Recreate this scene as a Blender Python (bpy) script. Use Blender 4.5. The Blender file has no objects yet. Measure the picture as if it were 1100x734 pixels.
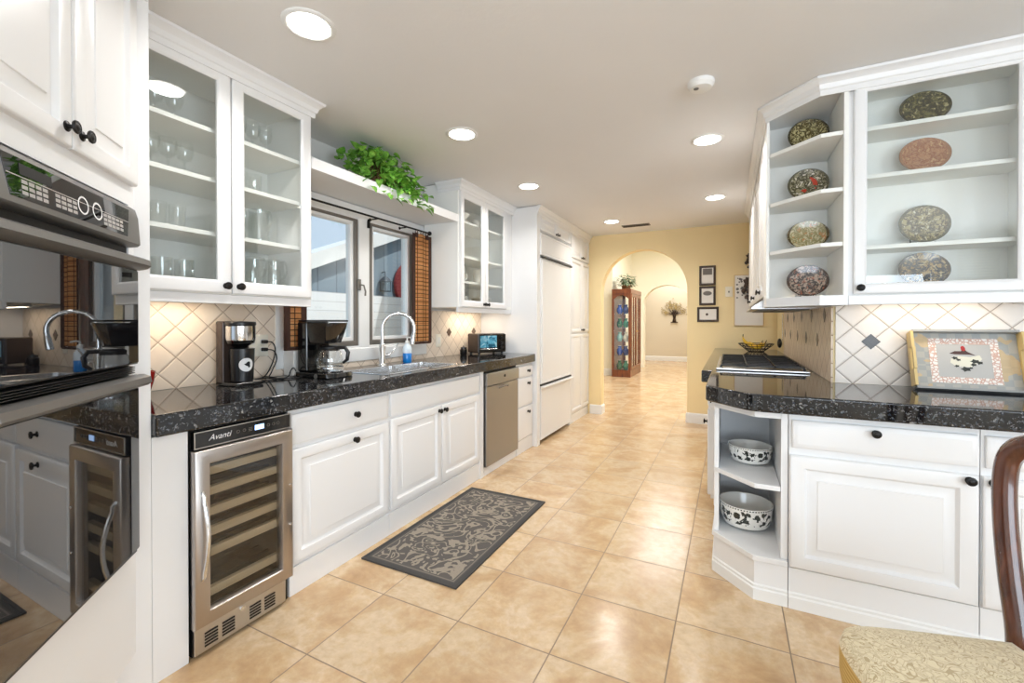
import bpy, bmesh, math, random
from mathutils import Vector, Matrix
PI = math.pi
S = bpy.context.scene
COL = S.collection
random.seed(7)

# ------------------------------------------------------------------ camera, world, lights, exposure
YAW, PITCH, CAMH, FPX, CY = 0.4617, 0.0069, 1.27, 471.35, 349.28
cam_data = bpy.data.cameras.new('camera')
cam_data.sensor_width = 36.0
cam_data.lens = FPX / 1100 * 36
cam_data.shift_y = -(367 - CY) / 1100
cam_data.clip_start = 0.02
cam = bpy.data.objects.new('camera', cam_data)
cam.location = (0, 0, CAMH)
cam.rotation_euler = (PI / 2 - PITCH, 0, YAW)
COL.objects.link(cam)
S.camera = cam

S.view_settings.view_transform = 'Standard'
S.view_settings.look = 'None'
S.view_settings.exposure = 0.05
S.view_settings.gamma = 1.0
S.view_settings.use_curve_mapping = False
S.cycles.use_denoising = True
S.cycles.max_bounces = 10
S.cycles.diffuse_bounces = 5
S.cycles.glossy_bounces = 5
S.cycles.transparent_max_bounces = 24
S.cycles.sample_clamp_indirect = 8.0
S.cycles.caustics_reflective = False
S.cycles.caustics_refractive = False

W = bpy.data.worlds.new('sky')
W.use_nodes = True
S.world = W
W.node_tree.nodes['Background'].inputs['Color'].default_value = (0.70, 0.84, 1.0, 1)
W.node_tree.nodes['Background'].inputs['Strength'].default_value = 0.9


def light(name, kind, loc, energy, color=(1, 1, 1), rot=(0, 0, 0), size=None, size_y=None, shape=None, spread=None):
    d = bpy.data.lights.new(name, kind)
    d.energy = energy
    d.color = color
    if kind == 'AREA':
        d.shape = shape or ('RECTANGLE' if size_y else 'SQUARE')
        d.size = size
        if size_y:
            d.size_y = size_y
        if spread:
            d.spread = spread
    elif kind == 'SUN':
        d.angle = 0.02
    elif size:
        d.shadow_soft_size = size
    o = bpy.data.objects.new(name, d)
    o.location = loc
    o.rotation_euler = rot
    COL.objects.link(o)
    return o


sun = light('sun', 'SUN', (0, 0, 6), 3.0, (1.0, 0.95, 0.88))
sun.rotation_euler = Vector((-0.55, -0.25, -0.8)).to_track_quat('-Z', 'Y').to_euler()
# daylight at the unseen breakfast-nook windows, lamps tilted up to add ceiling fill
light('daylight_nook', 'AREA', (1.1, -3.02, 1.35), 118, (0.78, 0.89, 1.0), (PI / 2 + 0.45, 0, 0), 2.9, 1.6)
light('daylight_nook_side', 'AREA', (3.47, -0.9, 1.35), 110, (0.78, 0.89, 1.0), (PI / 2 + 0.45, 0, PI / 2), 2.2, 1.6)
# fill lamps added under the hall ceiling, no fitting in view
light('daylight_hall', 'AREA', (-0.2, 9.2, 3.25), 200, (0.93, 0.96, 1.0), (0, 0, 0), 3.0, 4.0)
light('hall_far_fill', 'AREA', (-1.5, 14.0, 3.2), 55, (1.0, 0.97, 0.93), (0, 0, 0), 1.6, 1.2)


# ------------------------------------------------------------------ materials
def srgb(r, g, b):
    def f(c):
        c /= 255
        return c / 12.92 if c <= 0.04045 else ((c + 0.055) / 1.055) ** 2.4
    return (f(r), f(g), f(b), 1)


class NT:
    """small helper to wire shader nodes"""
    def __init__(self, name):
        self.m = bpy.data.materials.new(name)
        self.m.use_nodes = True
        self.t = self.m.node_tree
        self.b = self.t.nodes['Principled BSDF']

    def n(self, typ, **kw):
        x = self.t.nodes.new(typ)
        for k, v in kw.items():
            setattr(x, k, v)
        return x

    def l(self, a, b):
        self.t.links.new(a, b)

    def put(self, sock, v):
        if isinstance(v, (int, float)):
            sock.default_value = v
        elif isinstance(v, tuple):
            sock.default_value = v
        else:
            self.l(v, sock)

    def math(self, op, a, b=0.0, c=None, clamp=False):
        x = self.n('ShaderNodeMath', operation=op, use_clamp=clamp)
        self.put(x.inputs[0], a)
        self.put(x.inputs[1], b)
        if c is not None:
            self.put(x.inputs[2], c)
        return x.outputs[0]

    def mix(self, fac, a, b, mode='MIX'):
        x = self.n('ShaderNodeMix', data_type='RGBA', blend_type=mode)
        self.put(x.inputs[0], fac)
        self.put(x.inputs[6], a)
        self.put(x.inputs[7], b)
        return x.outputs[2]

    def coord(self, which='Object'):
        return self.n('ShaderNodeTexCoord').outputs[which]

    def xyz(self, vec):
        x = self.n('ShaderNodeSeparateXYZ')
        self.l(vec, x.inputs[0])
        return x.outputs[0], x.outputs[1], x.outputs[2]

    def comb(self, x, y, z=0.0):
        c = self.n('ShaderNodeCombineXYZ')
        self.put(c.inputs[0], x)
        self.put(c.inputs[1], y)
        self.put(c.inputs[2], z)
        return c.outputs[0]

    def noise(self, vec, scale, detail=3, rough=0.5, dist=0.0, out=0):
        x = self.n('ShaderNodeTexNoise')
        if vec is not None:
            self.l(vec, x.inputs['Vector'])
        x.inputs['Scale'].default_value = scale
        x.inputs['Detail'].default_value = detail
        x.inputs['Roughness'].default_value = rough
        x.inputs['Distortion'].default_value = dist
        return x.outputs[out]

    def voro(self, vec, scale, feature='F1', out='Distance', rnd=1.0):
        x = self.n('ShaderNodeTexVoronoi', feature=feature)
        if vec is not None:
            self.l(vec, x.inputs['Vector'])
        x.inputs['Scale'].default_value = scale
        x.inputs['Randomness'].default_value = rnd
        return x.outputs[out]

    def ramp(self, fac, stops, interp='LINEAR'):
        x = self.n('ShaderNodeValToRGB')
        x.color_ramp.interpolation = interp
        el = x.color_ramp.elements
        while len(el) < len(stops):
            el.new(0.5)
        for e, (p, c) in zip(el, stops):
            e.position = p
            e.color = c
        self.l(fac, x.inputs[0])
        return x.outputs[0]

    def bump(self, h, strength=0.3, dist=0.01):
        x = self.n('ShaderNodeBump')
        x.inputs['Strength'].default_value = strength
        x.inputs['Distance'].default_value = dist
        self.l(h, x.inputs['Height'])
        self.l(x.outputs[0], self.b.inputs['Normal'])

    def set(self, color=None, rough=None, metal=None, ior=None, coat=None, emit=None, emit_s=None, sheen=None):
        b = self.b.inputs
        if color is not None:
            self.put(b['Base Color'], color)
        if rough is not None:
            self.put(b['Roughness'], rough)
        if metal is not None:
            self.put(b['Metallic'], metal)
        if ior is not None:
            b['IOR'].default_value = ior
        if coat is not None:
            b['Coat Weight'].default_value = coat
            b['Coat Roughness'].default_value = 0.06
        if emit is not None:
            b['Emission Color'].default_value = emit
            b['Emission Strength'].default_value = emit_s
        if sheen is not None:
            b['Sheen Weight'].default_value = sheen
        return self.m


def plain(name, color, rough=0.5, metal=0.0, var=0.06, scale=8.0, ior=None, coat=None):
    """a solid finish with a faint mottling"""
    k = NT(name)
    nz = k.noise(k.coord(), scale, 3)
    lo = tuple(c * (1 - var) for c in color[:3]) + (1,)
    hi = tuple(min(1, c * (1 + var)) for c in color[:3]) + (1,)
    return k.set(k.mix(nz, lo, hi), rough, metal, ior, coat)


def glow(name, color, s):
    k = NT(name)
    return k.set((0.9, 0.9, 0.9, 1), 0.4, emit=color, emit_s=s)


def thin_glass(name, tint=(1, 1, 1, 1), base=0.05, edge=0.6, rough=0.0):
    k = NT(name)
    t = k.n('ShaderNodeBsdfTransparent')
    t.inputs['Color'].default_value = tint
    g = k.n('ShaderNodeBsdfGlossy')
    g.inputs['Roughness'].default_value = rough
    g.inputs['Color'].default_value = (1, 1, 1, 1)
    lw = k.n('ShaderNodeLayerWeight')
    lw.inputs['Blend'].default_value = 0.5
    f = k.math('POWER', lw.outputs['Facing'], 4.0)
    f = k.math('MULTIPLY_ADD', f, edge, base, clamp=True)
    mx = k.n('ShaderNodeMixShader')
    k.l(f, mx.inputs[0])
    k.l(t.outputs[0], mx.inputs[1])
    k.l(g.outputs[0], mx.inputs[2])
    k.l(mx.outputs[0], k.t.nodes['Material Output'].inputs['Surface'])
    return k.m


def m_floor():
    k = NT('travertine_tile')
    x, y, z = k.xyz(k.coord())
    u = k.math('DIVIDE', k.math('SUBTRACT', x, -0.2033), 0.4136)
    v = k.math('DIVIDE', k.math('SUBTRACT', y, 1.9709), 0.4136)
    cell = k.comb(k.math('FLOOR', u), k.math('FLOOR', v))
    fu, fv = k.math('FRACT', u), k.math('FRACT', v)
    du = k.math('MINIMUM', fu, k.math('SUBTRACT', 1.0, fu))
    dv = k.math('MINIMUM', fv, k.math('SUBTRACT', 1.0, fv))
    d = k.math('MINIMUM', du, dv)
    grout = k.math('LESS_THAN', d, 0.0062)
    wn = k.n('ShaderNodeTexWhiteNoise', noise_dimensions='2D')
    k.l(cell, wn.inputs['Vector'])
    sh = k.n('ShaderNodeVectorMath', operation='MULTIPLY_ADD')
    k.l(cell, sh.inputs[0])
    sh.inputs[1].default_value = (3.7, 5.1, 0)
    k.l(k.comb(x, y), sh.inputs[2])
    n1 = k.noise(sh.outputs[0], 3.6, 8, 0.66, 0.35)
    n2 = k.noise(sh.outputs[0], 26, 4, 0.6)
    c1 = k.ramp(n1, [(0.30, srgb(184, 149, 108)), (0.43, srgb(201, 168, 127)), (0.5, srgb(209, 180, 141)), (0.57, srgb(218, 194, 160)), (0.72, srgb(198, 165, 124))])
    c2 = k.mix(k.math('MULTIPLY', k.math('SUBTRACT', n2, 0.35, clamp=True), 0.8, clamp=True), c1, srgb(164, 130, 98))
    tone = k.math('MULTIPLY_ADD', wn.outputs['Value'], 0.15, 0.94)
    c3 = c2
    hs = k.n('ShaderNodeHueSaturation')
    k.l(c3, hs.inputs['Color'])
    k.l(tone, hs.inputs['Value'])
    col = k.mix(grout, hs.outputs[0], srgb(140, 118, 94))
    k.bump(k.math('SUBTRACT', 1.0, k.math('LESS_THAN', d, 0.008)), 0.35, 0.002)
    k.b.inputs['IOR'].default_value = 1.6
    r = k.math('MULTIPLY_ADD', n2, 0.12, 0.15)
    return k.set(col, k.math('MAXIMUM', r, k.math('MULTIPLY', grout, 0.7)))


def m_diamond(name, axis, u0, z0, diag, c_lo, c_hi, c_gr):
    k = NT(name)
    x, y, z = k.xyz(k.coord())
    h = x if axis == 'X' else y
    a = k.math('DIVIDE', k.math('SUBTRACT', h, u0), diag)
    b = k.math('DIVIDE', k.math('SUBTRACT', z, z0), diag)
    p, q = k.math('ADD', a, b), k.math('SUBTRACT', a, b)
    cell = k.comb(k.math('FLOOR', p), k.math('FLOOR', q))
    fp, fq = k.math('FRACT', p), k.math('FRACT', q)
    d = k.math('MINIMUM', k.math('MINIMUM', fp, k.math('SUBTRACT', 1.0, fp)), k.math('MINIMUM', fq, k.math('SUBTRACT', 1.0, fq)))
    wn = k.n('ShaderNodeTexWhiteNoise', noise_dimensions='2D')
    k.l(cell, wn.inputs['Vector'])
    nz = k.noise(k.coord(), 22, 5, 0.6)
    f = k.math('ADD', k.math('MULTIPLY', wn.outputs['Value'], 0.5), k.math('MULTIPLY', nz, 0.5))
    col = k.mix(f, c_lo, c_hi)
    gr = k.math('LESS_THAN', d, 0.02)
    k.bump(k.math('MINIMUM', k.math('DIVIDE', d, 0.07), 1.0), 0.5, 0.004)
    return k.set(k.mix(gr, col, c_gr), 0.38)


def m_granite():
    k = NT('black_granite')
    co = k.coord()
    wob = k.noise(co, 40, 2, out=1)
    mp = k.n('ShaderNodeVectorMath', operation='MULTIPLY_ADD')
    k.l(wob, mp.inputs[0])
    mp.inputs[1].default_value = (0.025, 0.025, 0.025)
    k.l(co, mp.inputs[2])
    r, g, b = k.xyz(k.voro(mp.outputs[0], 120, out='Color'))
    base = k.ramp(k.noise(co, 55, 4, 0.7), [(0.3, srgb(6, 7, 9)), (0.55, srgb(15, 17, 20)), (0.75, srgb(34, 37, 42))])
    sp = k.math('GREATER_THAN', r, 0.90)
    c = k.mix(sp, base, k.ramp(g, [(0.0, srgb(36, 42, 52)), (0.5, srgb(66, 70, 76)), (0.85, srgb(98, 100, 102)), (1.0, srgb(150, 148, 142))]))
    sp2 = k.math('GREATER_THAN', k.xyz(k.voro(mp.outputs[0], 260, out='Color'))[0], 0.93)
    c = k.mix(k.math('MULTIPLY', sp2, 0.5), c, srgb(140, 142, 148))
    return k.set(c, 0.06, ior=1.62)


def m_ceiling():
    k = NT('textured_ceiling_paint')
    nz = k.noise(k.coord(), 28, 5, 0.65)
    k.bump(nz, 0.18, 0.006)
    c = k.mix(k.noise(k.coord(), 1.4, 2), srgb(228, 227, 226), srgb(236, 235, 234))
    return k.set(c, 0.8)


def m_wall(name, col, var=0.03):
    k = NT(name)
    nz = k.noise(k.coord(), 60, 4, 0.6)
    k.bump(nz, 0.08, 0.003)
    lo = tuple(c * (1 - var) for c in col[:3]) + (1,)
    return k.set(k.mix(k.noise(k.coord(), 3, 3), lo, col), 0.65)


def m_steel(name, col=(0.60, 0.59, 0.58, 1), rough=0.28, axis=2):
    k = NT(name)
    mp = k.n('ShaderNodeMapping')
    k.l(k.coord(), mp.inputs[0])
    s = [1.5, 1.5, 1.5]
    for i in range(3):
        if i != axis:
            s[i] = 240
    mp.inputs['Scale'].default_value = s
    nz = k.noise(mp.outputs[0], 1.0, 3)
    return k.set(k.mix(nz, tuple(c * 0.96 for c in col[:3]) + (1,), col), k.math('MULTIPLY_ADD', nz, 0.05, rough - 0.02), 1.0)


def m_wood(name, dark, light_, scale=(3, 40, 40), rough=0.35, coat=0.3):
    k = NT(name)
    mp = k.n('ShaderNodeMapping')
    k.l(k.coord(), mp.inputs[0])
    mp.inputs['Scale'].default_value = scale
    nz = k.noise(mp.outputs[0], 1.0, 5, 0.6, 0.8)
    return k.set(k.ramp(nz, [(0.3, dark), (0.7, light_)]), rough, coat=coat)


def m_rug(w, h):
    k = NT('scroll_pattern_rug')
    co = k.coord()
    x, y, z = k.xyz(co)
    n1 = k.noise(co, 5.2, 1.0, 0.4, 2.0)
    li = k.math('ABSOLUTE', k.math('SUBTRACT', k.math('FRACT', k.math('MULTIPLY', n1, 5.5)), 0.5))
    line = k.math('LESS_THAN', li, 0.15)
    n2 = k.noise(co, 15, 1.0, 0.4, 1.4)
    leaf = k.math('GREATER_THAN', n2, 0.60)
    pat = k.math('MAXIMUM', line, leaf)
    weave = k.noise(co, 260, 2)
    pat = k.math('MULTIPLY', pat, k.math('MULTIPLY_ADD', weave, 0.7, 0.5), clamp=True)
    dx = k.math('SUBTRACT', w / 2, k.math('ABSOLUTE', x))
    dy = k.math('SUBTRACT', h / 2, k.math('ABSOLUTE', y))
    d = k.math('MINIMUM', dx, dy)
    inner = k.math('GREATER_THAN', d, 0.05)
    stripe = k.math('MULTIPLY', k.math('GREATER_THAN', d, 0.036), k.math('LESS_THAN', d, 0.043))
    base = k.mix(weave, srgb(78, 74, 70), srgb(98, 93, 88))
    c = k.mix(k.math('MULTIPLY', pat, inner), base, srgb(156, 145, 130))
    c = k.mix(k.math('MULTIPLY', stripe, 0.6), c, srgb(140, 130, 118))
    c = k.mix(k.math('LESS_THAN', d, 0.03), c, srgb(72, 70, 68))
    k.bump(weave, 0.5, 0.003)
    return k.set(c, 0.95)


def m_fabric():
    k = NT('leaf_brocade_fabric')
    co = k.coord()
    n1 = k.noise(co, 22, 1, 0.4, 1.6)
    li = k.math('ABSOLUTE', k.math('SUBTRACT', k.math('FRACT', k.math('MULTIPLY', n1, 9)), 0.5))
    v = k.voro(co, 44, 'DISTANCE_TO_EDGE')
    vein = k.math('LESS_THAN', v, 0.07)
    pat = k.math('MAXIMUM', k.math('LESS_THAN', li, 0.10), k.math('MULTIPLY', vein, 0.4))
    we = k.noise(co, 320, 2)
    c = k.mix(k.math('MULTIPLY', pat, 0.8), k.mix(we, srgb(212, 198, 162), srgb(228, 215, 184)), srgb(172, 148, 106))
    k.bump(we, 0.4, 0.002)
    return k.set(c, 0.9, sheen=0.2)


def m_fabric_side():
    k = NT('striped_gold_fabric')
    x, y, z = k.xyz(k.coord())
    st = k.math('SINE', k.math('MULTIPLY', z, 620))
    we = k.noise(k.coord(), 260, 2)
    c = k.mix(k.math('MULTIPLY_ADD', st, 0.4, 0.5, clamp=True), srgb(176, 138, 70), srgb(214, 182, 112))
    k.bump(we, 0.3, 0.002)
    return k.set(c, 0.85)


def m_bamboo():
    k = NT('woven_bamboo_blind')
    x, y, z = k.xyz(k.coord())
    f = k.math('FRACT', k.math('MULTIPLY', z, 30))
    ln = k.math('LESS_THAN', f, 0.15)
    f2 = k.math('FRACT', k.math('MULTIPLY', x, 17))
    ln2 = k.math('LESS_THAN', f2, 0.10)  # vertical dark lines paint in the shade of the curtain folds
    nz = k.noise(k.coord(), 60, 3)
    nb = k.n('ShaderNodeTexWhiteNoise', noise_dimensions='1D')
    k.l(k.math('FLOOR', k.math('MULTIPLY', z, 120)), nb.inputs['W'])
    c = k.ramp(k.math('ADD', k.math('MULTIPLY', nz, 0.5), k.math('MULTIPLY', nb.outputs[0], 0.5)), [(0.2, srgb(206, 140, 78)), (0.8, srgb(240, 186, 122))])
    c = k.mix(k.math('MAXIMUM', ln, ln2), c, srgb(70, 38, 22))
    m = k.set(c, 0.7)
    tr = k.n('ShaderNodeBsdfTranslucent')
    k.l(c, tr.inputs['Color'])
    mx = k.n('ShaderNodeMixShader')
    mx.inputs[0].default_value = 0.5
    k.l(k.b.outputs[0], mx.inputs[1])
    k.l(tr.outputs[0], mx.inputs[2])
    k.l(mx.outputs[0], k.t.nodes['Material Output'].inputs['Surface'])
    return m


def m_leaf(name, a, b, scale=40):
    k = NT(name)
    nz = k.noise(k.coord(), scale, 3, 0.6)
    return k.set(k.ramp(nz, [(0.3, a), (0.7, b)]), 0.42)


def m_plate(name, rim, ground, c1, c2, scale, seed, rad, accent=None):
    """painted plate: a dark rim, a ground colour and blotches of leafwork"""
    k = NT(name)
    co = k.coord()
    x, y, z = k.xyz(co)
    r = k.math('SQRT', k.math('ADD', k.math('MULTIPLY', x, x), k.math('MULTIPLY', z, z)))
    off = k.n('ShaderNodeVectorMath', operation='ADD')
    k.l(co, off.inputs[0])
    off.inputs[1].default_value = (seed * 1.7, seed * 0.9, seed * 2.3)
    n1 = k.noise(off.outputs[0], scale * 1.5, 4, 0.6, 1.2)
    n2 = k.noise(off.outputs[0], scale * 2.8, 3, 0.55, 0.8)
    c = k.ramp(n1, [(0.40, ground), (0.45, c1), (0.53, c1), (0.58, ground)], 'LINEAR')
    c = k.mix(k.math('GREATER_THAN', n2, 0.61), c, c2)
    if accent:
        n3 = k.noise(off.outputs[0], scale * 1.2, 1)
        cen = k.math('LESS_THAN', r, rad * 0.45)
        c = k.mix(k.math('MULTIPLY', cen, k.math('GREATER_THAN', n3, 0.55)), c, accent)
    rp = k.math('GREATER_THAN', r, rad * 0.86)
    dots = k.math('GREATER_THAN', k.noise(off.outputs[0], scale * 3, 1), 0.6)
    rimc = k.mix(k.math('MULTIPLY', dots, 0.3), rim, ground)
    return k.set(k.mix(rp, c, rimc), 0.2, coat=0.5)


def m_siding(name, col, step, axis):
    k = NT(name)
    x, y, z = k.xyz(k.coord())
    h = z if axis == 'Z' else y
    f = k.math('FRACT', k.math('DIVIDE', h, step))
    c = k.mix(k.math('LESS_THAN', f, 0.07), col, tuple(v * 0.7 for v in col[:3]) + (1,))
    k.bump(f, 0.5, 0.01)
    return k.set(c, 0.7)


M = {}
M['white'] = plain('white_cabinet_paint', srgb(232, 232, 232), 0.32, var=0.015, scale=2)
M['white_in'] = plain('white_cabinet_interior', srgb(240, 240, 236), 0.5, var=0.015, scale=2)
M['trim'] = plain('white_trim_paint', srgb(235, 235, 233), 0.4, var=0.015, scale=2)
M['floor'] = m_floor()
M['ceiling'] = m_ceiling()
M['ywall'] = m_wall('yellow_wall_paint', srgb(244, 223, 174))
M['cream'] = m_wall('cream_hall_paint', srgb(242, 238, 221))
M['beige'] = m_wall('beige_niche_paint', srgb(222, 212, 192))
M['wwall'] = m_wall('white_wall_paint', srgb(232, 231, 228))
M['splash_l'] = m_diamond('tumbled_diamond_tile', 'Y', 3.49, 1.172, 0.149, srgb(224, 205, 184), srgb(242, 229, 213), srgb(182, 162, 142))
M['splash_r'] = m_diamond('pale_diamond_tile', 'X', 0.647, 1.169, 0.148, srgb(222, 212, 202), srgb(240, 233, 225), srgb(172, 160, 150))
M['splash_s'] = m_diamond('warm_diamond_tile', 'Y', 3.26, 1.161, 0.149, srgb(216, 190, 162), srgb(240, 222, 200), srgb(160, 132, 106))
M['granite'] = m_granite()
M['steel'] = m_steel('brushed_steel', (0.38, 0.375, 0.37, 1), 0.34)
M['steel_h'] = m_steel('brushed_steel_level', axis=1)
M['steel_b'] = m_steel('bronze_tinted_steel', (0.50, 0.46, 0.43, 1), 0.32)
M['chrome'] = plain('polished_nickel', (0.72, 0.72, 0.72, 1), 0.14, 1.0, 0.02)
M['browncol'] = plain('dark_bronze_plastic', srgb(70, 58, 52), 0.25, 0.3)
M['pewter'] = plain('pewter_oven_metal', (0.21, 0.20, 0.19, 1), 0.42, 0.7, 0.03)
M['sink'] = m_steel('satin_sink_steel', (0.75, 0.75, 0.75, 1), 0.26)
M['blackglass'] = plain('black_oven_glass', (0.006, 0.006, 0.007, 1), 0.015, 0, 0.0, ior=2.3)
M['black'] = plain('black_plastic', srgb(22, 22, 23), 0.3, var=0.1)
M['blackgloss'] = plain('glossy_black_plastic', srgb(14, 14, 15), 0.1, var=0.1, coat=0.6)
M['dark'] = plain('dark_recess', srgb(20, 19, 18), 0.6)
M['iron'] = plain('oil_rubbed_iron', srgb(34, 32, 31), 0.35, 0.6, 0.2, 60)
M['grey'] = plain('grey_metal', srgb(120, 116, 110), 0.45, 0.3)
M['winframe'] = plain('bronze_grey_sash_gasket', srgb(112, 106, 98), 0.45)
M['glass'] = thin_glass('clear_pane', (0.97, 0.98, 0.975, 1), 0.045, 0.5)
M['glass_win'] = thin_glass('window_pane', (0.95, 0.98, 0.99, 1), 0.04, 0.4)
M['glass_wine'] = thin_glass('smoked_cooler_pane', (0.80, 0.78, 0.75, 1), 0.05, 0.45)
M['ware'] = thin_glass('drinking_glass', (0.97, 0.975, 0.97, 1), 0.06, 0.6, 0.03)
M['ware2'] = thin_glass('heavy_cut_glass', (0.93, 0.94, 0.935, 1), 0.09, 0.7, 0.05)
M['china'] = plain('white_china', srgb(236, 234, 228), 0.15, var=0.02, coat=0.4)
M['cherry'] = m_wood('cherry_wood', srgb(80, 38, 12), srgb(136, 72, 26), (30, 30, 3))
M['mahog'] = m_wood('dark_mahogany', srgb(56, 28, 18), srgb(104, 58, 38), (25, 25, 3), 0.22, 0.6)
M['oakshelf'] = m_wood('pale_beech', srgb(212, 198, 168), srgb(232, 220, 194), (3, 40, 40), 0.5, 0.0)
M['rug'] = m_rug(0.60, 1.115)
M['fabric'] = m_fabric()
M['fabric_side'] = m_fabric_side()
M['bamboo'] = m_bamboo()
M['bambooedge'] = plain('dark_brown_binding', srgb(66, 38, 26), 0.8)
M['lanternmetal'] = plain('weathered_lantern_metal', srgb(84, 92, 100), 0.5, 0.2)
M['leaf'] = m_leaf('pothos_leaf', srgb(66, 140, 40), srgb(156, 206, 90))
M['leaf2'] = m_leaf('grey_green_leaf', srgb(52, 88, 66), srgb(150, 176, 142), 60)
M['stem'] = plain('brown_stem', srgb(82, 62, 36), 0.7)
M['pot'] = plain('wicker_pot', srgb(120, 84, 50), 0.7, var=0.2, scale=60)
M['can'] = glow('lamp_lens', (1.0, 0.95, 0.86, 1), 14.0)
M['red'] = plain('red_glaze', srgb(168, 34, 28), 0.2, coat=0.4)
M['blue'] = thin_glass('blue_liquid_plastic', (0.08, 0.42, 0.85, 1), 0.06, 0.5)
M['bluesolid'] = plain('blue_dish_soap', srgb(30, 130, 214), 0.15, coat=0.5)
M['clearplastic'] = plain('frosted_clear_plastic', srgb(220, 232, 240), 0.2, coat=0.3)
M['amber'] = plain('amber_accent_tile', srgb(92, 70, 52), 0.35, var=0.3, scale=90)
M['darktile'] = plain('dark_accent_tile', srgb(62, 58, 54), 0.25, var=0.5, scale=160)
M['gold'] = plain('aged_gold_paint', srgb(200, 160, 84), 0.4, 0.3, 0.15, 30)
M['ornmetal'] = plain('antique_grape_metal', srgb(88, 76, 70), 0.5, 0.4, 0.3, 40)
M['oldgold'] = plain('dull_bronze_leaf', srgb(178, 158, 112), 0.5, 0.3, 0.15, 30)
M['paper'] = plain('white_paper', srgb(236, 232, 226), 0.8, var=0.02)
M['ink'] = plain('grey_ink', srgb(120, 116, 112), 0.8)
M['frame'] = plain('dark_picture_frame', srgb(58, 42, 32), 0.35, var=0.2, scale=50)
M['plate_switch'] = plain('ivory_switch_plate', srgb(238, 232, 216), 0.4, var=0.01)
M['banana'] = plain('ripe_banana', srgb(228, 184, 50), 0.45, var=0.12, scale=40)
M['wire'] = plain('dark_wire', srgb(48, 38, 30), 0.4, 0.6)
M['display'] = glow('blue_display', (0.15, 0.45, 1.0, 1), 1.6)
M['white_mark'] = plain('white_print', srgb(226, 226, 226), 0.5, var=0.0)
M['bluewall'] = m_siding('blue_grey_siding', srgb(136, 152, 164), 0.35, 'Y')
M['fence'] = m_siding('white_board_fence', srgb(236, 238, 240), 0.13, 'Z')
M['patio'] = plain('patio_concrete', srgb(170, 165, 158), 0.8)
M['redbrown'] = plain('faded_red_fabric', srgb(128, 44, 48), 0.8)
M['vent'] = plain('vent_grey', srgb(110, 104, 98), 0.5)
M['keys'] = plain('key_print_reflection', srgb(176, 172, 168), 0.4)  # key print, lightened to paint in a whitish panel reflection
M['plug'] = plain('matte_black_rubber', srgb(16, 16, 16), 0.5)


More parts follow.
